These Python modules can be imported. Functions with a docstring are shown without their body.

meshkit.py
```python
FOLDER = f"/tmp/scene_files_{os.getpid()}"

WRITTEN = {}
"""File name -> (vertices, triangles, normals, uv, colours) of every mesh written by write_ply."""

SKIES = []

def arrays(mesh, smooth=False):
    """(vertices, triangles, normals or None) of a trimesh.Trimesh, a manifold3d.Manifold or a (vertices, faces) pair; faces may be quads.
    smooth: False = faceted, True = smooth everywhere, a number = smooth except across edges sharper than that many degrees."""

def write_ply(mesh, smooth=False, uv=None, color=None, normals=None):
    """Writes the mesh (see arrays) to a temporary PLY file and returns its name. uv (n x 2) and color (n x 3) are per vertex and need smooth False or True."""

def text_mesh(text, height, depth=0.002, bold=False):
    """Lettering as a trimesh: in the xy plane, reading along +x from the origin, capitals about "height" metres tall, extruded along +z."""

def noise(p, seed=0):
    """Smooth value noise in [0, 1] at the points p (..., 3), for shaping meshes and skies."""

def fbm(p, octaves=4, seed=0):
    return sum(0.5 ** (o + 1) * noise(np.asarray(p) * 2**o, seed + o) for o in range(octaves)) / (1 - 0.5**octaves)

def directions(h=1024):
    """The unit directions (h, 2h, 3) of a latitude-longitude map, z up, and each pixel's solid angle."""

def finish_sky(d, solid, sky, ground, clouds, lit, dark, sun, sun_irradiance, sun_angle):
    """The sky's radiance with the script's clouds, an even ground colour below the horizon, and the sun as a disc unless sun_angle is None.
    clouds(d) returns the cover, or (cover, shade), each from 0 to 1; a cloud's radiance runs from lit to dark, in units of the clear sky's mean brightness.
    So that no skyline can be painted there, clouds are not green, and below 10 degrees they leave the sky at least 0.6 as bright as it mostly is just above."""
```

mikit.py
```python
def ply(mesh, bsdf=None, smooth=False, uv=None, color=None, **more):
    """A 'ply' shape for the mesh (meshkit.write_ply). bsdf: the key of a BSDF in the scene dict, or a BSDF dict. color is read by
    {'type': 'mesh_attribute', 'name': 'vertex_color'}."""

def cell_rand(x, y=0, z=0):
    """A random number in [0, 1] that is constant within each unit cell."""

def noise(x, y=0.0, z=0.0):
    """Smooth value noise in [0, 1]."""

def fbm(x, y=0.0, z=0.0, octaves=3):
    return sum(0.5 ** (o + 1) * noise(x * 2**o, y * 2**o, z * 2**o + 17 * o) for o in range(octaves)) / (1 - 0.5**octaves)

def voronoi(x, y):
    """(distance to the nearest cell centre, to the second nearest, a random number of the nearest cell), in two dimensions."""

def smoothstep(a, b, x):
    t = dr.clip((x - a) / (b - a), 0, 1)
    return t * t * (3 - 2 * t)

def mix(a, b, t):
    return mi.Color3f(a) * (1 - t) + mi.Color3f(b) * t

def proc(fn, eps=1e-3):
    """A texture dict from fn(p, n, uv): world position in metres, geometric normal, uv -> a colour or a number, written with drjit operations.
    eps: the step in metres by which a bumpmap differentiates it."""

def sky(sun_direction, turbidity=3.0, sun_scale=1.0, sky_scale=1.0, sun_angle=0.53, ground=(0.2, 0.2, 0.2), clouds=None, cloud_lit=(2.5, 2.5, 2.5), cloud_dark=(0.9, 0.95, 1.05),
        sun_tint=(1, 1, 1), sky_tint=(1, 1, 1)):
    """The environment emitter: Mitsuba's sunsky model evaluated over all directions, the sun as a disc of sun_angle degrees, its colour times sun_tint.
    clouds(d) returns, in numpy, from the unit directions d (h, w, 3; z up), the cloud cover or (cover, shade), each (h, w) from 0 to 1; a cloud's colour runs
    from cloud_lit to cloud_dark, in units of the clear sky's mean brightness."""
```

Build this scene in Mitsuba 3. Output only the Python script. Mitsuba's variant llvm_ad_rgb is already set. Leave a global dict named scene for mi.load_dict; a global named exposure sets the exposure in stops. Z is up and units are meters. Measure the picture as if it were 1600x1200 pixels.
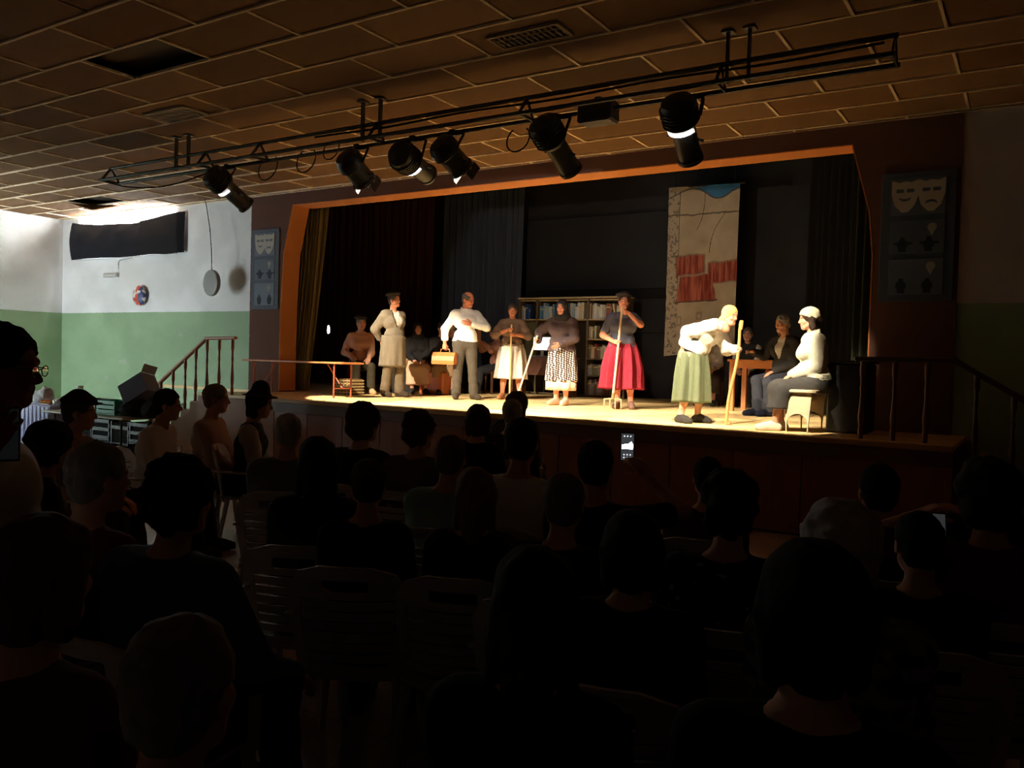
import math, random
import numpy as np, trimesh, mitsuba as mi, mikit, meshkit
from mikit import proc, fbm, noise, smoothstep, mix
import drjit as dr
from shapely.geometry import Polygon, box as sbox, Point
T = mi.ScalarTransform4f
scene, labels = {}, {}
rng = np.random.default_rng(7)

# ---------------------------------------------------------------- camera, light, exposure
FOCAL = 1298.94
YAW, PITCH, ROLL = -0.56674, -0.02954, -0.02824
EYE = np.array([0.0, 0.0, 1.6])
_f = np.array([math.sin(YAW) * math.cos(PITCH), math.cos(YAW) * math.cos(PITCH), math.sin(PITCH)])
_r = np.array([math.cos(YAW), -math.sin(YAW), 0.0])
_d = np.cross(_f, _r)
_up = -(-math.sin(ROLL) * _r + math.cos(ROLL) * _d)
scene['camera'] = {'type': 'perspective', 'fov': math.degrees(2 * math.atan(800 / FOCAL)), 'fov_axis': 'x', 'near_clip': 0.05, 'far_clip': 200.0,
                   'to_world': T().look_at(origin=EYE.tolist(), target=(EYE + _f).tolist(), up=_up.tolist())}
exposure = 0.0
DAY = 130.0         # radiance of the daylit window panes
DOOR = 0.20          # open doorway, against the window
SPOT = 148.0        # intensity of the key stage lamps
# lamps on the truss: aim, strength, quad of the stage that the shutters leave lit
WARM = (1.0, 0.85, 0.62)

FZ = -0.10          # hall floor

# ---------------------------------------------------------------- helpers
def vec(*a):
    return np.array(a, float)

def nrm(v):
    v = np.asarray(v, float)
    return v / (np.linalg.norm(v) + 1e-12)

def numbered(key):
    if key not in scene and key not in labels:
        return key
    k = 1
    while f'{key}_{k:03d}' in scene or f'{key}_{k:03d}' in labels:
        k += 1
    return f'{key}_{k:03d}'

def lin(c):
    c = np.asarray(c, float)
    if c.max() > 1.001:
        c = c / 255.0
    return tuple(float(x) for x in np.where(c <= .04045, c / 12.92, ((c + .055) / 1.055) ** 2.4))

def mk(*ms):
    ms = [m if isinstance(m, trimesh.Trimesh) else trimesh.Trimesh(np.asarray(m[0]), np.asarray(m[1]), process=False) for m in ms]
    return ms[0] if len(ms) == 1 else trimesh.util.concatenate(ms)

def bsdf(name, d, two=True):
    scene[name] = {'type': 'twosided', 'inner': d} if two else d
    return name

VC = {'type': 'mesh_attribute', 'name': 'vertex_color'}
bsdf('matte', {'type': 'principled', 'base_color': VC, 'roughness': 0.9, 'specular': 0.15})
bsdf('satin', {'type': 'principled', 'base_color': VC, 'roughness': 0.45, 'specular': 0.5})
bsdf('gloss', {'type': 'principled', 'base_color': VC, 'roughness': 0.15, 'specular': 0.6})
bsdf('metal', {'type': 'principled', 'base_color': VC, 'roughness': 0.35, 'metallic': 0.9})

def add(name, mesh, col=(.5, .5, .5), mat='matte', parent=None, smooth=False, vcol=None, **more):
    """One entry of scene; its colour is carried by the vertices."""
    key = numbered(name if parent is None else parent + '__' + name)
    if not isinstance(mesh, trimesh.Trimesh):
        mesh = mk(mesh)
    if smooth not in (True, False) and vcol is None:
        mesh, smooth = trimesh.graph.smooth_shade(mesh, angle=np.radians(smooth), facet_minarea=None), True
    if mat in ('matte', 'satin', 'gloss', 'metal'):
        c = np.tile(np.asarray(col, float), (len(mesh.vertices), 1)) if vcol is None else vcol
        scene[key] = mikit.ply(mesh, mat, smooth, color=c, **more)
    else:
        scene[key] = mikit.ply(mesh, mat, smooth, **more)
    return key

def tag(key, label, cat, group=None):
    labels[key] = {'label': label, 'category': cat}
    if group:
        labels[key]['group'] = group
    return key

def thing(name, label, cat, group=None):
    return tag(numbered(name), label, cat, group)

def struct(name, mesh, col=(.5, .5, .5), mat='matte', **k):
    key = add(name, mesh, col, mat, **k)
    labels[key] = {'kind': 'structure'}
    return key

_BOXC = {}
def box(x0, x1, y0, y1, z0, z1, bev=0.0):
    s = vec(x1 - x0, y1 - y0, z1 - z0)
    c = vec(x0 + x1, y0 + y1, z0 + z1) / 2
    if bev <= 0:
        m = trimesh.creation.box(extents=s)
    else:
        h = s / 2
        pts = []
        for sx in (-1, 1):
            for sy in (-1, 1):
                for sz in (-1, 1):
                    for ax in range(3):
                        q = h - bev
                        q[ax] = h[ax]
                        pts.append(q * (sx, sy, sz))
        m = trimesh.convex.convex_hull(np.array(pts))
    m.apply_translation(c)
    return m

def obox(a, b, w, t, up=(0, 0, 1), bev=0.0):
    """A bar from a to b, w wide (sideways) and t thick (along up)."""
    a, b = vec(*a), vec(*b)
    L = np.linalg.norm(b - a)
    y = (b - a) / L
    x = nrm(np.cross(y, up))
    z = np.cross(x, y)
    m = box(-w / 2, w / 2, 0, L, -t / 2, t / 2, bev)
    M = np.eye(4); M[:3, 0], M[:3, 1], M[:3, 2], M[:3, 3] = x, y, z, a
    m.apply_transform(M)
    return m

def tube(pts, r, sides=8, caps=True):
    p = np.asarray(pts, float)
    r = np.broadcast_to(r, (len(p),))
    t = np.gradient(p, axis=0)
    t /= np.linalg.norm(t, axis=1, keepdims=True) + 1e-12
    ref = vec(0, 0, 1) if abs(t[:, 2]).mean() < .8 else vec(1, 0, 0)
    a = np.cross(t, ref); a /= np.linalg.norm(a, axis=1, keepdims=True) + 1e-12
    b = np.cross(t, a)
    an = np.arange(sides) * 2 * math.pi / sides
    v = p[:, None] + r[:, None, None] * (np.cos(an)[None, :, None] * a[:, None] + np.sin(an)[None, :, None] * b[:, None])
    n = len(p)
    i, j = np.meshgrid(np.arange(n - 1), np.arange(sides), indexing='ij')
    q = np.stack([i * sides + j, (i + 1) * sides + j, (i + 1) * sides + (j + 1) % sides, i * sides + (j + 1) % sides], -1).reshape(-1, 4)
    f = np.vstack([q[:, [0, 1, 2]], q[:, [0, 2, 3]]])
    v = v.reshape(-1, 3)
    if caps:
        j = np.arange(sides)
        v = np.vstack([v, p[:1], p[-1:]])
        f = np.vstack([f, np.stack([np.full(sides, n * sides), j, (j + 1) % sides], 1), np.stack([np.full(sides, n * sides + 1), (n - 1) * sides + (j + 1) % sides, (n - 1) * sides + j], 1)])
    return trimesh.Trimesh(v, f, process=False)

def lathe(prof, sides=16, base=(0, 0, 0)):
    """prof: (radius, z) from bottom to top."""
    p = np.array([(0, 0, z) for _, z in prof]) + np.asarray(base, float)
    an = np.arange(sides) * 2 * math.pi / sides
    v = np.array([[(base[0] + r * math.cos(a), base[1] + r * math.sin(a), base[2] + z) for a in an] for r, z in prof]).reshape(-1, 3)
    return loft(v.reshape(len(prof), sides, 3))

def loft(rings, cap=True):
    """rings (n, m, 3), counter-clockwise from above and from bottom to top -> closed skin."""
    rings = np.asarray(rings, float)
    n, m = rings.shape[:2]
    i, j = np.meshgrid(np.arange(n - 1), np.arange(m), indexing='ij')
    q = np.stack([i * m + j, i * m + (j + 1) % m, (i + 1) * m + (j + 1) % m, (i + 1) * m + j], -1).reshape(-1, 4)
    f = np.vstack([q[:, [0, 1, 2]], q[:, [0, 2, 3]]])
    v = rings.reshape(-1, 3)
    if cap:
        j = np.arange(m)
        v = np.vstack([v, rings[0].mean(0), rings[-1].mean(0)])
        f = np.vstack([f, np.stack([np.full(m, n * m), (j + 1) % m, j], 1), np.stack([np.full(m, n * m + 1), (n - 1) * m + j, (n - 1) * m + (j + 1) % m], 1)])
    return trimesh.Trimesh(v, f, process=False)

def grid(fn, us, vs):
    """A sheet: fn(u, v) -> point, vectorised over the grids."""
    U, V = np.meshgrid(us, vs, indexing='ij')
    P = np.stack(fn(U, V), -1)
    n, m = U.shape
    i, j = np.meshgrid(np.arange(n - 1), np.arange(m - 1), indexing='ij')
    q = np.stack([i * m + j, (i + 1) * m + j, (i + 1) * m + j + 1, i * m + j + 1], -1).reshape(-1, 4)
    return trimesh.Trimesh(P.reshape(-1, 3), np.vstack([q[:, [0, 1, 2]], q[:, [0, 2, 3]]]), process=False), np.stack([U.ravel(), V.ravel()], 1)

def thick(m, t, axis=(0, 1, 0)):
    """A sheet given thickness along an axis (two skins and a rim)."""
    o = np.asarray(axis, float) * t
    n = len(m.vertices)
    e = m.edges_sorted.reshape(-1, 2)
    u, idx, cnt = np.unique(e, axis=0, return_index=True, return_counts=True)
    b = m.edges.reshape(-1, 2)[idx[cnt == 1]]
    rim = np.vstack([np.stack([b[:, 0], b[:, 0] + n, b[:, 1] + n], 1), np.stack([b[:, 0], b[:, 1] + n, b[:, 1]], 1)])
    return trimesh.Trimesh(np.vstack([m.vertices, m.vertices + o]), np.vstack([m.faces, m.faces[:, ::-1] + n, rim]), process=False)

def extrude(poly, y0, y1):
    """A polygon in (x, z) extruded along y."""
    m = trimesh.creation.extrude_polygon(poly, y1 - y0, engine='earcut')
    v = np.array(m.vertices)
    return trimesh.Trimesh(np.stack([v[:, 0], y1 - v[:, 2], v[:, 1]], 1), m.faces, process=False)

# ---- implicit surfaces: blended round cones and ellipsoids, meshed by surface nets
def field(prims, res, k, pad=0.03):
    lo, hi = [], []
    for p in prims:
        if p[0] in ('c',):
            lo.append(np.minimum(p[1] - p[3], p[2] - p[4])); hi.append(np.maximum(p[1] + p[3], p[2] + p[4]))
        elif p[0] == 'e':
            R = max(p[2]); lo.append(p[1] - R); hi.append(p[1] + R)
    lo, hi = np.min(lo, 0) - pad, np.max(hi, 0) + pad
    n = np.ceil((hi - lo) / res).astype(int) + 1
    F = np.full(n, 1.0)
    ax = [lo[i] + res * np.arange(n[i]) for i in range(3)]
    for p in prims:
        neg = p[0][0] == '-'
        kind = p[0][-1]
        kk = k
        if kind == 'c':
            a, b, ra, rb = p[1:5]
            l, h = np.minimum(a - ra, b - rb), np.maximum(a + ra, b + rb)
            if len(p) > 5: kk = p[5]
        else:
            c, rad = p[1], np.asarray(p[2], float)
            rot = p[3] if len(p) > 3 else None
            R = rad if rot is None else np.full(3, rad.max())
            l, h = c - R, c + R
            if len(p) > 4: kk = p[4]
        mrg = kk + 2.5 * res
        s = [slice(max(0, int((l[i] - mrg - lo[i]) / res)), min(n[i], int((h[i] + mrg - lo[i]) / res) + 2)) for i in range(3)]
        if any(x.stop <= x.start for x in s):
            continue
        X, Y, Z = np.meshgrid(ax[0][s[0]], ax[1][s[1]], ax[2][s[2]], indexing='ij', sparse=True)
        if kind == 'c':
            ab = b - a
            L2 = ab @ ab + 1e-12
            t = np.clip(((X - a[0]) * ab[0] + (Y - a[1]) * ab[1] + (Z - a[2]) * ab[2]) / L2, 0, 1)
            d = np.sqrt((X - a[0] - t * ab[0]) ** 2 + (Y - a[1] - t * ab[1]) ** 2 + (Z - a[2] - t * ab[2]) ** 2) - (ra + t * (rb - ra))
        else:
            q = [X - c[0], Y - c[1], Z - c[2]]
            if rot is not None:
                q = [rot[0, i] * q[0] + rot[1, i] * q[1] + rot[2, i] * q[2] for i in range(3)]
            k0 = np.sqrt((q[0] / rad[0]) ** 2 + (q[1] / rad[1]) ** 2 + (q[2] / rad[2]) ** 2)
            k1 = np.sqrt((q[0] / rad[0] ** 2) ** 2 + (q[1] / rad[1] ** 2) ** 2 + (q[2] / rad[2] ** 2) ** 2)
            d = k0 * (k0 - 1) / np.maximum(k1, 1e-9)
        w = F[tuple(s)]
        if neg:
            d = -d
            hh = np.clip(.5 - .5 * (w - d) / kk, 0, 1)
            F[tuple(s)] = w + (d - w) * hh + kk * hh * (1 - hh)
        else:
            hh = np.clip(.5 + .5 * (w - d) / kk, 0, 1)
            F[tuple(s)] = w + (d - w) * hh - kk * hh * (1 - hh)
    return F, lo, res

def cut(F, lo, res, planes):
    """Keeps the side n.(p-o) < 0 of each plane."""
    n = F.shape
    X, Y, Z = np.meshgrid(*[lo[i] + res * np.arange(n[i]) for i in range(3)], indexing='ij', sparse=True)
    for o, m in planes:
        m = nrm(m)
        F = np.maximum(F, (X - o[0]) * m[0] + (Y - o[1]) * m[1] + (Z - o[2]) * m[2])
    return F

def nets(F, lo, res):
    F = np.pad(F, 1, constant_values=1.0); lo = lo - res
    ins = F < 0
    n = F.shape
    c = np.zeros((n[0] - 1, n[1] - 1, n[2] - 1), np.int8)
    corners = [(a, b, d) for a in (0, 1) for b in (0, 1) for d in (0, 1)]
    for a, b, d in corners:
        c += ins[a:n[0] - 1 + a, b:n[1] - 1 + b, d:n[2] - 1 + d]
    act = (c > 0) & (c < 8)
    idx = np.full(act.shape, -1); ijk = np.argwhere(act); idx[act] = np.arange(len(ijk))
    vals = {q: F[ijk[:, 0] + q[0], ijk[:, 1] + q[1], ijk[:, 2] + q[2]] for q in corners}
    acc = np.zeros((len(ijk), 3)); cnt = np.zeros(len(ijk))
    for q in corners:
        for axn in range(3):
            if q[axn] == 0:
                q2 = tuple(1 if i == axn else q[i] for i in range(3))
                f0, f1 = vals[q], vals[q2]
                m = (f0 < 0) != (f1 < 0)
                t = np.where(m, f0 / np.where(m, f0 - f1, 1), 0)
                p = np.tile(np.array(q, float), (len(ijk), 1)); p[:, axn] = t
                acc += p * m[:, None]; cnt += m
    V = (ijk + acc / np.maximum(cnt, 1)[:, None]) * res + lo
    quads = []
    for axn in range(3):
        a1, a2 = [(1, 2), (2, 0), (0, 1)][axn]
        sl = [slice(1, n[i] - 1) for i in range(3)]
        sl[axn] = slice(0, n[axn] - 1)
        s1 = list(sl); s1[axn] = slice(1, n[axn])
        A, B = ins[tuple(sl)], ins[tuple(s1)]
        e = np.argwhere(A != B)
        if not len(e):
            continue
        off = np.ones(3, int); off[axn] = 0
        e = e + off
        flip = ins[e[:, 0], e[:, 1], e[:, 2]]
        u = np.zeros(3, int); u[a1] = 1
        v = np.zeros(3, int); v[a2] = 1
        g = lambda w: idx[w[:, 0], w[:, 1], w[:, 2]]
        q = np.stack([g(e - u - v), g(e - v), g(e), g(e - u)], 1)
        q[~flip] = q[~flip][:, ::-1]
        quads.append(q)
    q = np.vstack(quads)
    return trimesh.Trimesh(V, np.vstack([q[:, [0, 1, 2]], q[:, [0, 2, 3]]]), process=False)

def blob(prims, res, k=0.03, planes=(), wr=0.0, wf=9.0, seed=0, ws=(1, 1, 1)):
    F, lo, r = field(prims, res, k)
    if planes:
        F = cut(F, lo, r, planes)
    if wr:
        n = F.shape
        X, Y, Z = np.meshgrid(*[(lo[i] + r * np.arange(n[i])) * ws[i] for i in range(3)], indexing='ij')
        near = np.abs(F) < wr + 2 * r
        F[near] += wr * (meshkit.fbm(np.stack([X[near], Y[near], Z[near]], -1) * wf, 2, seed) - .5) * 2
    return nets(F, lo, r)

# ---------------------------------------------------------------- the hall
H = 4.363                      # ceiling
YW = 10.08                     # wall with the stage opening
XL, XR, YB = -18.15, 3.2, -5.0
SZ = 0.92                      # stage floor
YE = 8.6                       # stage edge

def wall_col(p, n, uv):
    grime = fbm(p.x * 1.3, p.y * 1.3, p.z * 1.3, 4)
    fine = noise(p.x * 9, p.y * 9, p.z * 9)
    up = smoothstep(-.006, .006, p.z - 2.335 - .006 * (noise(p.x * 6, p.y * 6) - .5))
    white = mix((.70, .69, .675), (.80, .79, .78), smoothstep(.35, .65, grime))
    green = mix((.235, .345, .20), (.285, .405, .24), smoothstep(.3, .7, grime))
    marks = smoothstep(.83, .88, noise(p.x * 3.1 + 9, p.y * 3.1, p.z * 3.1)) * smoothstep(.5, .8, fine)
    return mix(mix(green, white, up), (.42, .40, .36), marks * .5)

bsdf('wall_paint', {'type': 'principled', 'base_color': proc(wall_col), 'roughness': 0.6, 'specular': 0.3})

def floor_col(p, n, uv):
    cx, cy = dr.floor(p.x / .4), dr.floor(p.y / .4)
    fx, fy = p.x / .4 - cx, p.y / .4 - cy
    joint = dr.minimum(dr.minimum(fx, 1 - fx), dr.minimum(fy, 1 - fy))
    c = mix((.40, .28, .21), (.48, .35, .27), mikit.cell_rand(cx, cy) * .5 + .5 * fbm(p.x * 5, p.y * 5, 0, 3))
    return mix((.17, .13, .10), c, smoothstep(.004, .012, joint))

bsdf('floor_tiles', {'type': 'principled', 'base_color': proc(floor_col), 'roughness': 0.30, 'specular': 0.4})
struct('floor', box(XL - .3, XR + .3, YB - .3, YW + .2, -.3, FZ), mat='floor_tiles')

W = (-17.55, -14.2, 3.50, 4.36)      # window, up to the ceiling
poly = sbox(XL, FZ, -12.02, H + .25).difference(sbox(*[W[0], W[2], W[1], W[3]]))
struct('wall_back_left', extrude(poly, YW, YW + .25), mat='wall_paint')
struct('wall_back_right', extrude(sbox(-.80, FZ, XR, H + .25), YW, YW + .25), mat='wall_paint')
struct('wall_right', box(XR, XR + .2, YB, YW + .25, FZ, H + .25), lin((70, 52, 42)))
struct('wall_rear', box(XL, XR, YB - .2, YB, FZ, H + .25), lin((150, 140, 128)))
struct('wall_left', box(XL - .25, XL, 2.8, YW + .25, FZ, H + .25), mat='wall_paint')
# entrance lobby outside the picture: its glazed door looks towards the back wall
D = (-17.7, -15.95, 2.25)
struct('wall_lobby', mk(extrude(sbox(XL, FZ, -15.6, H + .25).difference(sbox(D[0], FZ, D[1], D[2])), 2.8, 3.0), box(-15.7, -15.6, YB, 2.8, FZ, H + .25), box(-15.6, -15.5, 2.8, 3.9, FZ, H + .1)), mat='wall_paint')
struct('door_1', trimesh.Trimesh([[D[0], 2.86, FZ], [D[1], 2.86, FZ], [D[1], 2.86, D[2]], [D[0], 2.86, D[2]]], [[0, 2, 1], [0, 3, 2]]), (.8, .8, .8),
       emitter={'type': 'area', 'radiance': {'type': 'rgb', 'value': [DAY * DOOR * c for c in (.78, .92, 1.0)]}, 'sampling_weight': 6.0})
add('frame', mk(box(D[0] - .06, D[0], 2.9, 3.02, FZ, D[2] + .06), box(D[1], D[1] + .06, 2.9, 3.02, FZ, D[2] + .06), box(D[0], D[1], 2.9, 3.02, D[2], D[2] + .06), box((D[0] + D[1]) / 2 - .04, (D[0] + D[1]) / 2 + .04, 2.88, 2.96, FZ, D[2])), (.3, .3, .3), parent='door_1')
# window in the back wall
wp = struct('window_1', trimesh.Trimesh([[W[0], YW + .14, W[2]], [W[1], YW + .14, W[2]], [W[1], YW + .14, W[3]], [W[0], YW + .14, W[3]]], [[0, 1, 2], [0, 2, 3]]), (.8, .8, .8),
            emitter={'type': 'area', 'radiance': {'type': 'rgb', 'value': [DAY * c for c in (1.0, 1.0, .98)]}, 'sampling_weight': 6.0})
fw = mk(box(W[0], W[0] + .05, YW + .06, YW + .12, W[2], W[3]), box(W[1] - .05, W[1], YW + .06, YW + .12, W[2], W[3]), box(W[0], W[1], YW + .06, YW + .12, W[2], W[2] + .05),
        box(-15.9, -15.84, YW + .06, YW + .12, W[2], W[3]))
add('window_frame', fw, (.6, .6, .6), parent='window_1')
add('window_sill', box(W[0] - .06, W[1] + .06, YW - .03, YW + .02, W[2] - .05, W[2], .008), (.62, .60, .58), parent='window_1')

# black plastic hung over the window, slack at the top
TOPX, TOPZ = [-17.75, -17.3, -16.7, -15.6, -15.06, -14.5, -13.84], [4.27, 4.21, 4.16, 4.11, 4.13, 4.18, 4.235]
def sheet_fn(U, V):
    x = -17.74 + 3.6 * U
    top = np.interp(x, TOPX, TOPZ)
    bot = 3.47 + .012 * np.sin(9 * U)
    z = bot + (top - bot) * V
    y = 10.045 - np.clip(U / .10, 0, 1) * np.clip((1 - U) / .04, 0, 1) * (.02 + .07 * np.sin(np.pi * np.clip(V, 0, 1)) * (1 - .6 * U) + .02 * V) + (.016 * np.sin(14 * U + 5 * V) + .009 * np.sin(31 * U - 8 * V)) * np.clip(U / .1, 0, 1)
    y = y - .03 * np.exp(-((U - .50) / .03) ** 2) * V
    x = x - .10 * np.sin(np.pi * V) * np.exp(-(U / .05) ** 2)
    return x, np.minimum(y, 10.05), z
ps, _ = grid(sheet_fn, np.linspace(0, 1, 110), np.linspace(0, 1, 34))
k = thing('plastic_sheet', 'black plastic sheet sagging over the high window left of the stage', 'plastic sheet')
add('sheet', thick(ps, .004), (.010, .011, .016), 'matte', k, smooth=True)
def sheet2(U, V):
    x = -15.20 + 1.34 * U
    top = np.interp(x, TOPX, TOPZ) + .006
    bot = 3.455 + .01 * np.sin(7 * U)
    return x, 9.965 + .06 * np.clip((U - .9) / .1, 0, 1) - .02 * np.sin(np.pi * V) + .008 * np.sin(11 * U + 4 * V), bot + (top - bot) * V
ps, _ = grid(sheet2, np.linspace(0, 1, 40), np.linspace(0, 1, 24))
add('overlap_sheet', thick(ps, .004), (.010, .011, .014), 'matte', k, smooth=True)

# ceiling: slab, tiles in running bond, grid bars
struct('ceiling', mk(box(XL, XR, YB, YW + .2, H + .12, H + .3)), (.10, .075, .06))
X0, Y0 = -7.954, 4.55
tile_v = [lin(c) for c in ((112, 84, 60), (106, 79, 55), (116, 88, 64), (101, 75, 52), (110, 79, 53))]
rt = np.random.default_rng(3)
bars = []
gone = {(0, 0), (7, -7)}
stain = {(3, -3): .55, (6, -2): .6, (9, -6): .5, (4, 3): .5, (1, -3): .75, (8, -8): .55, (8, -7): .6}
tilekeys = 0
for j in range(-5, 10):
    y0 = Y0 + .6 * j
    y1 = min(y0 + .6, YW)
    off = 0 if j % 2 == 0 else .5
    for kx in range(-9, 9):
        x0 = X0 + 1.2 * (kx + off); x1 = x0 + 1.2
        if x0 > 1.4 or x1 < XL + .05:
            continue
        x0c, x1c = max(x0, XL), x1
        if j >= -1:
            add('cross_bar', box(x1c - .013, x1c + .013, y0 + .013, y1 - .013, H - .004, H + .02), lin((240, 222, 192)), parent='ceiling')
        r1, r2, r3 = rt.random(3)
        if (j, kx) in gone:
            continue
        c = np.array(tile_v[int(r1 * 5)]) * (.82 + .2 * r2) * stain.get((j, kx), 1.0)
        t = box(x0c + .010, x1c - .010, y0 + .010, y1 - .010, H + .006, H + .022)
        v = np.array(t.vertices)
        v[:, 2] += (r2 - .5) * .010 * (v[:, 1] - y0) / .6 + (r3 - .5) * .012 * (v[:, 0] - x0) / 1.2 + .004
        t.vertices = v
        add('tile', t, c, parent='ceiling')
    add('row_bar', box(XL, 1.6, y0 - .014, y0 + .014, H - .005, H + .02), lin((236, 216, 186)), parent='ceiling')
add('edge_bar', box(XL, 1.6, YW - .025, YW, H - .006, H + .01), lin((236, 216, 186)), parent='ceiling')
rest = mk(box(XL, XR, YB, Y0 - 3.0, H + .006, H + .02), box(1.6, XR, Y0 - 3.0, YW, H + .006, H + .02))
kk = add('tile_remainder', rest, tile_v[0], parent='ceiling')
labels[kk] = {'kind': 'stuff'}
# a tile that has slipped beside the hole next to the window
kk = add('tile', obox((-15.9, 9.05, H - .01), (-15.9, 9.6, H + .16), 1.1, .014, up=(.25, 0, 1)), tile_v[1], parent='ceiling')

# ceiling vents
def vent(x0, x1, y0, y1, label, lit):
    k = thing('ceiling_vent', label, 'ceiling vent')
    z = H - .003
    add('frame', mk(box(x0, x1, y0, y0 + .025, z - .014, z + .01), box(x0, x1, y1 - .025, y1, z - .014, z + .01), box(x0, x0 + .025, y0, y1, z - .014, z + .01), box(x1 - .025, x1, y0, y1, z - .014, z + .01)), lit, parent=k)
    add('backing', box(x0 + .02, x1 - .02, y0 + .02, y1 - .02, z + .006, z + .012), (.03, .028, .025), parent=k)
    n = 12
    for i in range(n):
        x = x0 + .04 + (x1 - x0 - .08) * i / (n - 1)
        add('fin', box(x - .008, x + .008, y0 + .025, y1 - .025, z - .008, z + .006), np.array(lit) * .8, parent=k)
    for yy in (y0 + (y1 - y0) * .36, y0 + (y1 - y0) * .64):
        add('rail', box(x0 + .02, x1 - .02, yy - .006, yy + .006, z - .010, z + .006), np.array(lit) * .8, parent=k)
vent(-9.05, -8.32, 5.95, 6.33, 'slotted vent in the ceiling tiles between the dark empty tile and the lamp truss', (.38, .34, .30))
vent(-4.15, -3.44, 5.94, 6.23, 'dark ribbed vent in the ceiling tiles above the middle of the lamp truss', (.26, .20, .15))

# ---------------------------------------------------------------- the stage
OP = [(-11.23, SZ), (-11.23, 2.3), (-11.17, 3.34), (-10.97, 4.15), (-1.91, 4.15), (-1.70, 3.37), (-1.65, 2.88), (-1.65, SZ)]
op = Polygon(OP)
pro = sbox(-12.02, FZ, -.80, H + .25).difference(op.union(sbox(-11.23, FZ - .1, -1.65, SZ)))
struct('wall_proscenium', extrude(pro, YW - .02, YW + .34), lin((96, 68, 60)))
ring = op.difference(op.buffer(-.014, join_style=2)).difference(sbox(-20, SZ - .1, 0, SZ + .016))
struct('trim_1', extrude(ring, YW - .024, YW + .35), lin((196, 128, 78)))

def wood(p, n, uv):
    board = dr.floor(p.y / .14)
    g = fbm(p.x * 1.2 + 13 * mikit.cell_rand(board), p.y * 26, p.z * 26, 4)
    c = mix(lin((218, 184, 126)), lin((238, 208, 152)), g)
    c = c * (.86 + .22 * mikit.cell_rand(board, 3))
    f = p.y / .14 - board
    return mix(lin((110, 82, 48)), c, smoothstep(.0, .03, dr.minimum(f, 1 - f)))
bsdf('stage_wood', {'type': 'principled', 'base_color': proc(wood), 'roughness': 0.42, 'specular': 0.4})

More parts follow.
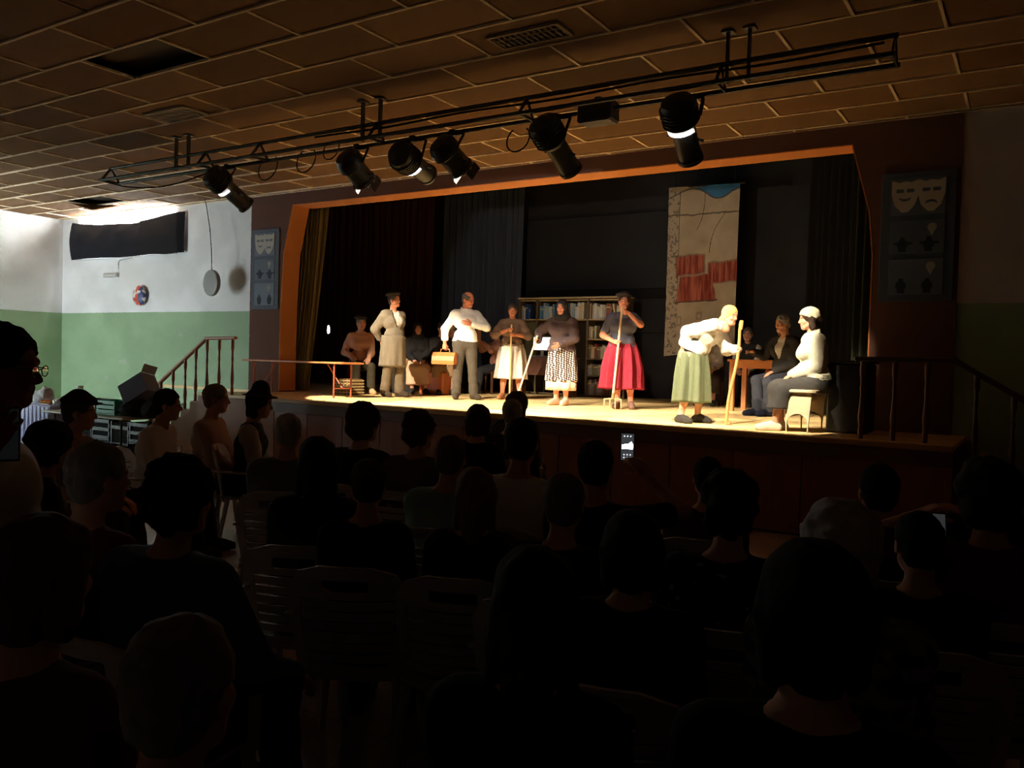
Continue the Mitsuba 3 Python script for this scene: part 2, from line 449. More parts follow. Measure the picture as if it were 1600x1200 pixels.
SX0, SX1 = -11.5, -0.65
YBK = 15.2
fl = mk(box(SX0, SX1, YE, YW - .02, SZ - .05, SZ, .006), box(-15.2, -.6, YW - .02, YBK, SZ - .05, SZ))
struct('floor_stage', fl, mat='stage_wood')
add('nosing', box(-9.75, SX1, YE - .03, YE + .002, SZ - .06, SZ - .004, .008), lin((176, 128, 72)), 'satin', 'floor_stage')
def front_col(p, n, uv):
    g = fbm(p.x * 22, p.y * 22, p.z * 1.3, 4)
    return mix(lin((112, 58, 34)), lin((146, 82, 48)), g)
bsdf('front_wood', {'type': 'principled', 'base_color': proc(front_col), 'roughness': 0.4, 'specular': 0.4})
struct('wall_stage_front', box(SX0, SX1, YE + .03, YE + .06, FZ, SZ - .05), lin((60, 34, 22)))
x = SX0 + 1.8
while x < SX1 - .01:
    x1 = min(x + .7, SX1)
    add('panel', box(x + .004, x1 - .004, YE + .008, YE + .03, FZ + .02, SZ - .055, .004), mat='front_wood', parent='wall_stage_front')
    x = x1
add('top_rail', box(-9.72, SX1, YE - .012, YE + .008, SZ - .2, SZ - .055, .004), lin((92, 50, 30)), 'satin', 'wall_stage_front')
for x in (SX0, SX0 + .6, SX0 + 1.2):     # pale boarded side under the left landing
    add('pale_panel', box(x + .004, x + .596, YE + .004, YE + .03, FZ + .02, SZ - .055, .004), lin((176, 150, 138)), parent='wall_stage_front')
add('end_left', box(SX0, SX0 + .03, YE + .06, YW - .02, FZ, SZ - .05), lin((176, 150, 138)), parent='wall_stage_front')
add('end_right', box(SX1 - .03, SX1, YE + .06, YW - .02, FZ, SZ - .05), lin((92, 50, 30)), parent='wall_stage_front')

def black_cloth(p, n, uv):
    return mix((.020, .019, .019), (.036, .034, .033), fbm(p.x * 3, p.y * 3, p.z * 3, 3))
bsdf('black_paint', {'type': 'principled', 'base_color': proc(black_cloth), 'roughness': 0.8, 'specular': 0.2})
struct('wall_stage_back', box(-15.3, -.4, YBK, YBK + .2, SZ - .1, 6.0), mat='black_paint')
struct('wall_stage_left', box(-15.4, -15.2, YW + .32, YBK + .2, SZ - .1, 6.0), mat='black_paint')
struct('wall_stage_right', box(-.6, -.4, YW + .32, YBK + .2, SZ - .1, 6.0), mat='black_paint')
struct('ceiling_stage', box(-15.4, -.4, YW + .2, YBK + .2, 5.9, 6.1), mat='black_paint')
struct('wall_stage_fill', mk(box(-15.4, -11.7, YW + .34, YW + .40, SZ - .1, 6.0), box(-1.2, -.4, YW + .34, YW + .40, SZ - .1, 6.0), box(-15.4, -.4, YW + .25, YW + .34, H + .2, 6.0)), mat='black_paint')

# curtains
def drape(x0, x1, y0, y1, z0, z1, n, amp, seed, gather=None, cells=9):
    r = np.random.default_rng(seed)
    ph = np.cumsum(r.uniform(.75, 1.25, int(n) + 2)); ph = ph / ph[int(n)]
    xs = np.linspace(0, 1, int(n) * cells)
    warp = np.interp(xs, np.r_[0, ph[:int(n)]], np.arange(int(n) + 1))
    am = amp * np.interp(xs, np.linspace(0, 1, int(n) + 1), r.uniform(.6, 1.3, int(n) + 1))
    def fn(U, V):
        w = np.interp(U, xs, warp); a = np.interp(U, xs, am)
        off = a * np.sin(2 * np.pi * w + .5 * np.sin(3 * V + 7 * U)) * (.7 + .3 * (1 - V))
        px, py = x0 + (x1 - x0) * U, y0 + (y1 - y0) * U
        t = nrm([y1 - y0, -(x1 - x0)]) if True else 0
        if gather is not None:
            g = gather(V)
            px = px + g[0] * (1 - U) + g[1] * U
        return px + t[0] * off, py + t[1] * off, z0 + (z1 - z0) * V
    m, _ = grid(fn, xs, np.linspace(0, 1, 14))
    return thick(m, .006)
def curtain(mesh, col, label, group=None):
    k = thing('curtain', label, 'curtain', group)
    add('cloth', mesh, col, 'matte', k, smooth=40) if False else add('cloth', mesh, col, 'matte', k, smooth=True)
    return k
# left leg, drawn aside towards its foot
curtain(drape(-11.35, -10.62, 10.72, 10.62, SZ + .02, 4.6, 6, .055, 11, gather=lambda V: (-.28 * (1 - V) ** 2 + .0 * V, -.02 * V - .45 * (1 - V) ** 1.2)), lin((128, 120, 84)),
        'olive side curtain hanging just inside the left edge of the stage opening')
curtain(drape(-15.0, -11.25, 13.9, 14.35, SZ + .02, 5.4, 22, .06, 12), lin((70, 40, 36)), 'dark maroon curtain at the back left of the stage behind the seated row')
curtain(drape(-11.1, -9.12, 14.5, 14.6, SZ + .02, 5.4, 13, .06, 13), lin((66, 72, 84)), 'grey blue curtain at the back of the stage left of the bookcase')
curtain(drape(-3.0, -1.95, 12.9, 11.9, SZ + .02, 5.4, 8, .06, 14), lin((26, 26, 24)), 'black curtain at the back right of the stage behind the seated man in a suit')
curtain(drape(-2.0, -1.35, 11.0, 10.75, SZ + .02, 4.6, 6, .05, 15), lin((38, 42, 30)), 'dark olive side curtain inside the right edge of the stage opening')
k = thing('stage_flat', 'plain dark grey panel on the back wall above the bookcase', 'stage panel')
add('panel', box(-9.35, -5.9, YBK - .08, YBK - .03, 2.2, 4.55, .01), lin((46, 46, 48)), parent=k)
add('valance', box(-9.3, -6.0, YBK - .12, YBK - .085, 2.86, 3.06, .01), (.012, .011, .011), parent=k)

# painted cloth with a village
def backdrop(p, n, uv):
    u, v = uv.x, uv.y            # 0..1 across, 0..1 up
    wob = .02 * (fbm(u * 9, v * 14, 1, 3) - .5)
    a, b = u + wob, v + wob
    def inside(x0, x1, y0, y1, e=.008):
        return smoothstep(-e, e, a - x0) * smoothstep(-e, e, x1 - a) * smoothstep(-e, e, b - y0) * smoothstep(-e, e, y1 - b)
    def line(f, w=.007):
        return 1 - smoothstep(w * .5, w, dr.abs(f))
    c = mix(lin((168, 148, 122)), lin((196, 178, 150)), fbm(u * 6, v * 12, 2, 4))
    left = smoothstep(.01, -.01, a - .17)
    speck = smoothstep(.56, .66, fbm(u * 40, v * 90, 4, 3))
    c = mix(c, lin((178, 162, 138)), left)
    c = mix(c, lin((104, 92, 78)), left * speck * .8)
    hill = .945 - .03 * dr.cos(a * 9) + .03 * dr.abs(a - .85)
    c = mix(c, lin((62, 112, 150)), smoothstep(-.008, .008, b - hill) * smoothstep(.30, .45, a))
    dark = lin((70, 54, 44))
    for f, lo, hi in ((b - hill, .9, 1.0), (a - (.20 + .9 * (b - .60)) - .10 * dr.sin((b - .6) * 9), .74, .95), (a - (.60 + .35 * dr.sqr(dr.maximum(b - .6, 0)) * 12 - .0), .6, .83), (a - .17, .3, .97), (b - .83, .83, .84)):
        c = mix(c, dark, line(f) * smoothstep(lo - .01, lo, b) * smoothstep(hi + .01, hi, b) * .75)
    streak = fbm(u * 46, v * 9, 7, 3)
    red = mix(lin((122, 54, 44)), lin((176, 100, 82)), smoothstep(.3, .7, streak))
    roof = smoothstep(-.008, .008, b - .31) * smoothstep(.008, -.008, b - .465) * smoothstep(-.01, .01, a - (.15 + .35 * (b - .31))) * smoothstep(-.01, .01, (.72 - .5 * (b - .31)) - a)
    rr = dr.maximum(dr.maximum(inside(.60, 1.1, .415, .535), inside(.15, .54, .475, .59)), roof)
    c = mix(c, red, rr)
    edge = dr.maximum(dr.maximum(inside(.592, 1.1, .41, .54), inside(.14, .55, .47, .595)), smoothstep(-.02, .0, roof - .02) * 0) * (1 - rr)
    c = mix(c, lin((84, 40, 34)), edge * .8)
    c = mix(c, dark, line(b - .31, .006) * inside(.14, .74, .2, .4) * .8)
    win = inside(.165, .235, .17, .225) + inside(.46, .54, .20, .245) + inside(.93, 1.0, .16, .25)
    winin = inside(.18, .22, .18, .215) + inside(.475, .525, .21, .235)
    c = mix(c, lin((120, 104, 86)), dr.clip(win - winin, 0, 1) * .7)
    return c
bsdf('painted_cloth', {'type': 'principled', 'base_color': proc(backdrop), 'roughness': 0.85, 'specular': 0.1})
def bd(U, V):
    lx0, lx1 = -5.92, -4.60
    x = lx0 + (lx1 - lx0) * U + .02 * np.sin(5 * V) * (1 - U) * 0
    z = (1.74 + .16 * U) + (4.84 - .03 * U - (1.74 + .16 * U)) * V
    y = 14.5 + .02 * np.sin(9 * U + 4 * V) + .02 * meshkit.fbm(np.stack([U * 9, V * 20, U * 0], -1), 3, 5)
    return x, y, z
bm, buv = grid(bd, np.linspace(0, 1, 50), np.linspace(0, 1, 110))
k = thing('painted_cloth_backdrop', 'tall painted cloth with red roofs and a strip of blue sky hanging behind the bent woman', 'painted backdrop')
scene[k + '__cloth'] = mikit.ply(bm, 'painted_cloth', True, uv=buv)
add('batten', tube([(-6.0, 14.53, 4.84), (-4.52, 14.53, 4.81)], .016), (.05, .04, .03), parent=k)
for x in (-5.8, -4.7):
    add('cord', tube([(x, 14.53, 4.82), (x, 14.53, 5.5), (x, 14.53, 5.9)], .006, 6), (.03, .03, .03), parent=k)

# ---------------------------------------------------------------- lamp truss and stage lamps
BLK = (.018, .017, .017)
k = thing('lighting_truss', 'black triangular lighting truss hung across under the ceiling tiles', 'lighting truss')
TX0, TX1, TY, TZ = -11.1, -1.0, 6.8, 4.10
add('top_chord', tube([(TX0 + .05, TY, TZ), (TX1, TY, TZ)], .022, 8), BLK, 'satin', k, smooth=40)
for dy in (-.13, .13):
    add('bottom_chord', tube([(TX0, TY + dy, TZ - .18), (TX1, TY + dy, TZ - .18)], .022, 8), BLK, 'satin', k, smooth=40)
for x in (TX0 + .04, -9.0, -8.0, -6.15, -4.25, -2.35, TX1 - .02):
    add('brace', mk(obox((x, TY, TZ), (x, TY - .13, TZ - .18), .03, .012, up=(1, 0, 0)), obox((x, TY, TZ), (x, TY + .13, TZ - .18), .03, .012, up=(1, 0, 0)),
                    obox((x, TY - .13, TZ - .18), (x, TY + .13, TZ - .18), .03, .012, up=(1, 0, 0))), BLK, 'satin', k)
for x in (-9.6, -9.35, -6.35, -6.1, -2.3, -2.12):
    add('hanger', mk(obox((x, TY, TZ - .17), (x, TY, H - .002), .045, .02, up=(1, 0, 0)), box(x - .05, x + .05, TY - .05, TY + .05, H - .014, H - .002)), BLK, 'satin', k)

def look_frame(o, t, up=(0, 0, 1)):
    z = nrm(np.asarray(t, float) - o)
    x = nrm(np.cross(z, up)); y = np.cross(z, x)
    M = np.eye(4); M[:3, 0], M[:3, 1], M[:3, 2], M[:3, 3] = x, y, z, o
    return M

def placed(m, M):
    m = m.copy(); m.apply_transform(M); return m

def stage_lamp(hang, aim, label, kind='profile', power=0.0, quad=None, tint=WARM, glint=0.0):
    """A stage lamp whose barrel points at aim. quad: the corners in the scene that its shutters let light reach."""
    hang = vec(*hang)
    k = thing('stage_lamp', label, 'stage lamp', None)
    piv = hang - vec(0, 0, .26)
    M = look_frame(piv, aim)
    R = .105 if kind == 'profile' else .125
    L = .34 if kind == 'profile' else .16
    if kind == 'profile':
        hs = lathe([(.06, -.30), (.135, -.27), (.15, -.22), (.15, -.05), (.12, -.02), (.105, 0)], 20)
        add('lamp_house', placed(hs, M), BLK, 'satin', k, smooth=40)
        for i in range(5):
            add('cooling_fin', placed(lathe([(.15, -.215 + .034 * i), (.165, -.212 + .034 * i), (.165, -.206 + .034 * i), (.15, -.203 + .034 * i)], 20), M), BLK, 'satin', k, smooth=30)
        an = np.linspace(0, 2 * np.pi, 25)
    else:
        hs = lathe([(.05, -.24), (.12, -.22), (.155, -.16), (.155, -.07), (.13, -.05)], 20)
        add('lamp_house', placed(hs, M), BLK, 'satin', k, smooth=40)
    # barrel: open tube
    an = np.linspace(0, 2 * np.pi, 25)[:-1]
    rings = [[(r * math.cos(a), r * math.sin(a), z) for a in an] for r, z in ((R, -.06 if kind != 'profile' else 0), (R, L - .03), (R + .012, L - .03), (R + .012, L), (R - .004, L), (R - .006, -.06 if kind != 'profile' else .02))]
    add('barrel', placed(loft(rings, cap=False), M), BLK, 'satin', k, smooth=40)
    # the gate with its shutters
    zg = L - .06
    src = M[:3, :3] @ vec(0, 0, zg - .13) + piv
    disc = Point(0, 0).buffer(R - .003, 12)
    if power and quad is not None:
        pts = []
        for q in quad:
            d = M[:3, :3].T @ (vec(*q) - src)
            pts.append((d[0] / d[2] * .13, d[1] / d[2] * .13))
        hole = Polygon(pts).convex_hull.intersection(disc.buffer(-.006))
        plate = disc.difference(hole)
    else:
        plate = disc
    g = trimesh.creation.extrude_polygon(plate, .002, engine='earcut') if plate.geom_type == 'Polygon' else mk(*[trimesh.creation.extrude_polygon(q, .002, engine='earcut') for q in plate.geoms])
    g.apply_translation((0, 0, zg)); add('shutter_plate', placed(g, M), BLK, 'satin', k)
    if power:
        b = trimesh.creation.cylinder(radius=.005, height=.002, sections=12)
        b.apply_translation((0, 0, zg - .131)); b = placed(b, M)
        I = power / (math.pi * .005 ** 2)
        # only the front disc shines
        fr = trimesh.Trimesh(placed(trimesh.Trimesh(np.vstack([[(0, 0, 0)], [(.005 * math.cos(a), .005 * math.sin(a), 0) for a in an]]) + vec(0, 0, zg - .13), [[0, i + 1, (i + 1) % len(an) + 1] for i in range(len(an))], process=False), M).vertices,
                             [[0, i + 1, (i + 1) % len(an) + 1] for i in range(len(an))], process=False)
        add('bulb', fr, (.5, .5, .5), parent=k, emitter={'type': 'area', 'radiance': {'type': 'rgb', 'value': [I * c for c in tint]}, 'sampling_weight': 6.0 if power > .3 * SPOT else 2.0})
    if glint:
        if kind == 'profile':      # light leaking at the gap behind the barrel
            rr = loft([[(r * math.cos(a), r * math.sin(a), z) for a in an[2:15]] for r, z in ((R + .004, -.012), (R + .03, -.016), (R + .03, .010), (R + .004, .014))], cap=False)
        else:                      # rim of the lit lens
            rr = loft([[((R + .004 + .011 * math.cos(q)) * math.cos(a), (R + .004 + .011 * math.cos(q)) * math.sin(a), L + .012 + .011 * math.sin(q)) for q in np.linspace(0, 2 * np.pi, 9)[:-1]] for a in np.linspace(-2.4, .9, 16)])
        add('lit_rim', placed(rr, M), (.6, .6, .6), parent=k, emitter={'type': 'area', 'radiance': {'type': 'rgb', 'value': [glint, glint * .97, glint * .9]}, 'sampling_weight': .05})
    # yoke, clamp and a shutter handle
    for s in (-1, 1):
        a = M[:3, :3] @ vec(s * .17, 0, -.10) + piv
        add('yoke_arm', obox(a, vec(a[0], hang[1], hang[2] - .03), .03, .008, up=(0, 1, 0)), BLK, 'satin', k)
    xa = M[:3, :3] @ vec(.17, 0, -.10) + piv; xb = M[:3, :3] @ vec(-.17, 0, -.10) + piv
    add('yoke_bridge', obox((xa[0], hang[1], hang[2] - .03), (xb[0], hang[1], hang[2] - .03), .03, .01), BLK, 'satin', k)
    add('clamp', box(hang[0] - .03, hang[0] + .03, hang[1] - .035, hang[1] + .035, hang[2] - .04, hang[2] + .03, .006), BLK, 'satin', k)
    for s, z in ((1, L * .4), (-1, .05)):
        add('handle', placed(tube([(s * R, 0, z), (s * (R + .05), .01, z + .01)], .012, 8), M), BLK, 'satin', k, smooth=40)
    if kind != 'profile':
        for s in (-1, 1):
            add('barn_door', placed(trimesh.Trimesh([(s * R * .7, -R * .8, L), (s * R * .9, -R * .8, L + .10), (s * R * .9, R * .8, L + .10), (s * R * .7, R * .8, L)], [[0, 1, 2], [0, 2, 3]], process=False), M) if False else
                placed(obox((s * (R + .01), -R * .7, L + .05), (s * (R + .01), R * .7, L + .05), .10, .003, up=(1, 0, 0)), M), BLK, 'satin', k)
    return k

zl = TZ - .18
yl = TY + .13
# the shutters' quads, on the stage: near edge along the stage front, upper edge across the actors
stage_lamp((-8.75, yl, zl), (-8.3, 10.7, 1.3), 'long black stage lamp with a bright rim at the left end of the truss', 'profile', SPOT,
           [(-9.75, 8.70, SZ), (-6.3, 8.70, SZ), (-6.0, 11.3, 1.65), (-8.0, 11.1, 2.20), (-9.0, 10.7, 2.40), (-9.8, 10.7, 2.3)], glint=6)
stage_lamp((-6.55, yl, zl), (-6.4, 10.7, 1.0), 'short lit stage lamp on the truss, left of the three in the middle', 'fresnel', SPOT,
           [(-8.3, 8.70, SZ), (-4.4, 8.70, SZ), (-4.3, 11.3, 1.85), (-6.2, 11.2, 1.72), (-7.6, 12.0, 1.62), (-8.6, 11.2, 1.9)], glint=7)
stage_lamp((-5.75, yl, zl), (-6.8, 14.4, 2.5), 'long black stage lamp between the two short lit ones on the truss', 'profile', SPOT * .14,
           [(-11.5, 14.4, 1.0), (-3.2, 14.4, 1.0), (-3.9, 14.4, 4.9), (-10.6, 14.4, 4.9)], tint=(1.0, .88, .74), glint=5)
stage_lamp((-5.22, yl, zl), (-4.2, 10.4, 1.1), 'short lit stage lamp on the truss, right of the three in the middle', 'fresnel', SPOT,
           [(-6.4, 8.70, SZ), (-2.3, 8.70, SZ), (-2.5, 9.4, 2.5), (-3.6, 9.4, 2.4), (-4.9, 11.2, 1.85), (-6.6, 11.2, 1.7)], glint=7)
stage_lamp((-4.0, yl, zl), (-3.5, 10.6, 1.0), 'long unlit stage lamp on the truss left of the small black box', 'profile', 0)
stage_lamp((-2.72, yl, zl), (-2.9, 9.7, 1.3), 'long black stage lamp nearest the right end of the truss with a bright rim', 'profile', SPOT * .6,
           [(-4.4, 8.70, SZ), (-1.98, 8.70, SZ), (-1.90, 9.4, 2.35), (-2.6, 9.5, 2.5), (-3.8, 9.5, 2.4), (-4.6, 10.8, 1.5)], glint=6)
k = thing('dimmer_box', 'small black box clamped on the truss between two stage lamps', 'dimmer box')
add('case', box(-3.72, -3.38, TY + .02, TY + .24, zl - .12, zl + .08, .02), BLK, 'satin', k)
add('bracket', box(-3.58, -3.52, TY + .1, TY + .16, zl + .06, zl + .12), BLK, 'satin', k)
def loop(c, r, th0, th1, n=22, ay=.25):
    a = np.linspace(th0, th1, n)
    return np.stack([c[0] + r * np.cos(a), c[1] + ay * r * np.sin(a), c[2] + r * np.sin(a)], 1)
for (x, z, r, lab) in ((-8.0, zl - .08, .16, 'cable loop hanging below the truss beside the leftmost stage lamp'), (-7.35, zl - .06, .15, 'round cable loop hanging from the truss between the left lamps'),
                       (-6.95, zl + .02, .12, 'short cable loop on the truss just left of the middle lamps'), (-4.42, zl - .16, .13, 'narrow cable loop hanging from the truss by the unlit lamp')):
    tag(add('cable_loop', tube(loop((x, yl, z), r, 2.2, 7.2), .007, 6), BLK, smooth=40), lab, 'cable')
pts = [(-11.0, TY - .1, zl - .03)] + [(-11.0 + 2.2 * t, TY, zl - .05 - .12 * math.sin(math.pi * t)) for t in np.linspace(.1, .9, 9)] + [(-8.8, TY + .1, zl + .0)]
tag(add('power_cable', tube(pts, .009, 6), BLK, smooth=40), 'slack black cable sagging under the left end of the truss', 'cable')
pts = [(TX0 + 4 + 6 * t, TY + .02, TZ - .03 - .02 * math.sin(9 * t) ** 2) for t in np.linspace(0, 1, 50)]
tag(add('power_cable', tube(pts, .011, 6), BLK, smooth=40), 'black cable tied along the top of the truss', 'cable')

# ---------------------------------------------------------------- people
SKIN = lin((206, 160, 134))

def hand_prims(curl, spread=0.0, fat=1.0, thumb_in=0.0):
    pr = [('c', vec(0, -.02, 0), vec(0, .012, 0), .023, .024), ('c', vec(-.022, .03, 0), vec(-.026, .078, .002), .015, .012), ('c', vec(0, .02, 0), vec(-.007, .084, .003), .017, .013),
          ('c', vec(.01, .02, 0), vec(.012, .082, .002), .016, .012), ('c', vec(.018, .025, 0), vec(.029, .074, -.002), .015, .011)]
    base = [(-.027, .084, .002), (-.008, .090, .003), (.012, .086, .002), (.030, .077, -.002)]
    ln = [(.040, .026, .021), (.045, .029, .022), (.041, .027, .021), (.032, .021, .018)]
    for i in range(4):
        p = vec(*base[i]); a = 0.0
        for jn in range(3):
            a += math.radians(curl[jn] * (1 + .06 * i))
            d = nrm(vec((i - 1.5) * spread, math.cos(a), -math.sin(a)))
            q = p + d * ln[i][jn]
            r0, r1 = (.0098 - .0008 * jn) * fat * (.9 if i == 3 else 1), (.0090 - .0008 * jn) * fat * (.9 if i == 3 else 1)
            pr.append(('c', p, q, r0, r1, .004)); p = q
    p = vec(-.020, .020, -.006); d = nrm(vec(-.72 + thumb_in * .55, .62, -.30 - thumb_in * .5))
    q = p + d * .045; pr.append(('c', p, q, .0145, .0115, .008))
    d = nrm(vec(-.35 + thumb_in * .7, .80, -.35 - thumb_in * .25)); p2 = q + d * .033; pr.append(('c', q, p2, .0110, .0100, .004))
    d = nrm(vec(-.15 + thumb_in * .8, .85, -.35)); pr.append(('c', p2, p2 + d * .024, .0098, .0080, .004))
    return pr

_HANDS = {}
def hand_mesh(kind, right, fine):
    key = (kind, right, fine)
    if key not in _HANDS:
        spec = {'relaxed': dict(curl=(18, 26, 16), spread=.03), 'grip': dict(curl=(62, 80, 52), thumb_in=.75), 'open': dict(curl=(6, 8, 6), spread=.10)}[kind]
        m = blob(hand_prims(fat=1.0 if fine else 1.1, **spec), .0042 if fine else .0068, .006)
        if not right:
            m = trimesh.Trimesh(m.vertices * (-1, 1, 1), m.faces[:, ::-1], process=False)
        _HANDS[key] = m
    return _HANDS[key]

_HEADS = {}
def head_mesh(fine, woman=False, old=False):
    """A head: centre at the origin, face towards +y, chin at z = -.115."""
    key = (fine, woman, old)
    if key not in _HEADS:
        w = .95 if woman else 1.0
        p = [('e', vec(0, -.014, .034), (.075 * w, .094, .084)), ('e', vec(0, .018, -.028), (.060 * w, .068, .082)), ('c', vec(-.018 * w, .050, -.092), vec(.018 * w, .050, -.092), .022, .022, .03),
             ('c', vec(-.052 * w, .005, -.060), vec(-.02, .05, -.095), .018, .016, .03), ('c', vec(.052 * w, .005, -.060), vec(.02, .05, -.095), .018, .016, .03),
             ('c', vec(-.034, .074, .020), vec(.034, .074, .020), .012, .012, .02), ('e', vec(-.040, .056, -.030), (.022, .022, .02), None, .025), ('e', vec(.040, .056, -.030), (.022, .022, .02), None, .025),
             ('-e', vec(-.031, .098, -.001), (.019, .016, .011), None, .012), ('-e', vec(.031, .098, -.001), (.019, .016, .011), None, .012),
             ('e', vec(-.031, .072, -.002), (.0125, .0125, .0095), None, .003), ('e', vec(.031, .072, -.002), (.0125, .0125, .0095), None, .003),
             ('c', vec(0, .084, .006), vec(0, .102, -.030), .0075, .0115, .012), ('c', vec(-.011, .092, -.036), vec(.011, .092, -.036), .008, .008, .010),
             ('c', vec(-.017, .078, -.058), vec(.017, .078, -.058), .0085, .0085, .008), ('c', vec(-.014, .077, -.069), vec(.014, .077, -.069), .0085, .0085, .008),
             ('-c', vec(-.022, .090, -.0635), vec(.022, .090, -.0635), .0035, .0035, .005),
             ('e', vec(-.077 * w, -.008, -.012), (.009, .021, .031), None, .010), ('e', vec(.077 * w, -.008, -.012), (.009, .021, .031), None, .010),
             ('c', vec(0, -.028, -.06), vec(0, -.042, -.17), .050 * w, .052 * w, .03)]
        if old:
            p += [('-c', vec(-.030, .090, -.040), vec(-.036, .082, -.066), .004, .004, .01), ('-c', vec(.030, .090, -.040), vec(.036, .082, -.066), .004, .004, .01)]
        m = blob(p, .0052 if fine else .0095, .02)
        v = m.vertices
        c = np.ones((len(v), 3))
        def paint(mask, col, a=1.0):
            mm = np.clip(mask, 0, 1)[:, None] * a
            c[:] = c * (1 - mm) + np.array(col) * mm
        sm = lambda a, b, x: np.clip((x - a) / (b - a), 0, 1)
        fr = v[:, 1] > .05
        lip = fr * sm(.012, .006, np.abs(v[:, 2] + .0635)) * sm(.026, .018, np.abs(v[:, 0]))
        paint(lip, (.80, .52, .48))
        cheek = fr * sm(.026, .008, np.hypot(np.abs(v[:, 0]) - .042, v[:, 2] + .032))
        paint(cheek, (1.04, .82, .78), .6)
        brow = fr * sm(.007, .004, np.abs(v[:, 2] - .021 + .10 * (np.abs(v[:, 0]) - .032))) * sm(.024, .018, np.abs(np.abs(v[:, 0]) - .033))
        paint(brow, (.25, .20, .18), .85)
        ex, ez = np.abs(v[:, 0]) - .031, v[:, 2] + .002
        eye = fr * (v[:, 1] < .0905) * sm(1.1, .8, np.hypot(ex / .0135, ez / .0068))
        paint(eye, (1.15, 1.35, 1.5)); paint(eye * sm(.0062, .0048, np.hypot(ex, ez)), (.10, .08, .07))
        paint(fr * sm(.003, .0015, np.abs(v[:, 2] + .0635)) * sm(.024, .018, np.abs(v[:, 0])), (.35, .2, .18))
        _HEADS[key] = (m, c)
    return _HEADS[key]

_HAIR = {}
def hair_mesh(style, fine):
    key = (style, fine)
    if key not in _HAIR:
        cap = ('e', vec(0, -.018, .038), (.086, .105, .094))
        face = ('-e', vec(0, .100, -.052), (.074, .074, .112), None, .015)
        neck = (vec(0, 0, -.085), vec(0, .35, -1))
        ears = [('-e', vec(sx * .088, .012, -.03), (.03, .03, .04), None, .01) for sx in (-1, 1)]
        rs = .0062 if fine else .0085
        B = dict(
            short=([cap, ('e', vec(0, -.05, -.02), (.070, .060, .070)), face] + ears, [neck], .008, 42),
            ring=([cap, ('e', vec(0, -.05, -.02), (.072, .062, .070)), face, ('-e', vec(0, .01, .13), (.085, .12, .085), None, .02)] + ears, [neck], .006, 42),
            curly=([('e', vec(0, -.02, .045), (.102, .118, .108)), ('e', vec(0, -.05, -.03), (.086, .07, .08)), face], [neck], .024, 24),
            puffy=([('e', vec(0, -.022, .040), (.108, .122, .112)), ('e', vec(0, -.045, -.035), (.098, .078, .085)), face], [neck], .017, 24),
            bob=([('e', vec(0, -.02, .036), (.096, .112, .100)), ('c', vec(-.066, -.03, 0), vec(-.064, -.030, -.095), .040, .034), ('c', vec(.066, -.03, 0), vec(.064, -.030, -.095), .040, .034),
                  ('c', vec(0, -.065, 0), vec(0, -.065, -.10), .058, .046), face], [(vec(0, 0, -.125), vec(0, 0, -1))], .010, 26),
            long=([('e', vec(0, -.02, .036), (.094, .112, .100)), ('c', vec(-.062, -.03, 0), vec(-.070, -.040, -.20), .040, .034), ('c', vec(.062, -.03, 0), vec(.070, -.040, -.20), .040, .034),
                   ('c', vec(0, -.065, 0), vec(0, -.085, -.27), .062, .060), face], [(vec(0, 0, -.31), vec(0, 0, -1))], .012, 24),
            bun=([cap, ('e', vec(0, -.05, -.02), (.070, .060, .065)), ('e', vec(0, -.125, .035), (.046, .042, .042)), face] + ears, [neck], .005, 40),
            beret=([('e', vec(.012, -.012, .100), (.122, .134, .040)), ('c', vec(0, -.012, .070), vec(0, -.008, .085), .080, .084), ('c', vec(0, -.01, .13), vec(0, -.012, .145), .006, .005)], [(vec(0, .0, .052), vec(0, -.12, -1))], .003, 20),
            flatcap=([('e', vec(0, -.012, .085), (.094, .118, .045)), ('c', vec(0, -.012, .065), vec(0, -.012, .08), .084, .084), ('e', vec(0, .100, .062), (.060, .048, .010), None, .012)], [(vec(0, 0, .048), vec(0, .05, -1))], .002, 20),
            scarf=([('e', vec(0, -.018, .040), (.089, .108, .097)), ('e', vec(0, -.055, -.02), (.076, .062, .070)), ('-e', vec(0, .104, -.062), (.080, .076, .112), None, .012),
                    ('c', vec(0, -.11, -.02), vec(0, -.13, -.05), .026, .030), ('c', vec(-.01, -.13, -.04), vec(-.035, -.16, -.13), .022, .030), ('c', vec(.01, -.13, -.04), vec(.03, -.165, -.11), .020, .028)], [], .005, 30),
            topscarf=([('e', vec(0, -.024, .046), (.102, .120, .106)), ('c', vec(0, -.13, .01), vec(.01, -.15, -.01), .022, .024)], [(vec(0, -.02, .010), vec(0, .42, -1))], .005, 30),
            hood=([('e', vec(0, -.022, .040), (.098, .116, .104)), ('c', vec(0, -.03, -.02), vec(0, -.03, -.15), .098, .110), ('c', vec(-.06, -.02, -.17), vec(.06, -.02, -.17), .09, .09),
                   ('-e', vec(0, .108, -.030), (.068, .086, .105), None, .012)], [(vec(0, 0, -.235), vec(0, 0, -1))], .006, 22),
            brim=([('c', vec(0, -.012, .075), vec(0, -.012, .125), .088, .078), ('e', vec(0, -.010, .066), (.150, .160, .010), None, .008)], [(vec(0, 0, .052), vec(0, 0, -1))], .002, 20),
        )[style]
        m = blob(B[0], rs, .02, B[1], wr=B[2], wf=B[3], seed=5, ws=(1, 1, .45) if style in ('bob', 'long') else (1, 1, 1))
        _HAIR[key] = m
    return _HAIR[key]

def ik(a, t, l1, l2, pole):
    d = t - a
    L = np.linalg.norm(d)
    L2 = min(L, (l1 + l2) * .998)
    n = d / (L + 1e-9)
    t = a + n * L2
    p = pole - n * (pole @ n); p = nrm(p)
    x = (l1 ** 2 - l2 ** 2 + L2 ** 2) / (2 * L2)
    return a + n * x + p * math.sqrt(max(l1 ** 2 - x ** 2, 0)), t

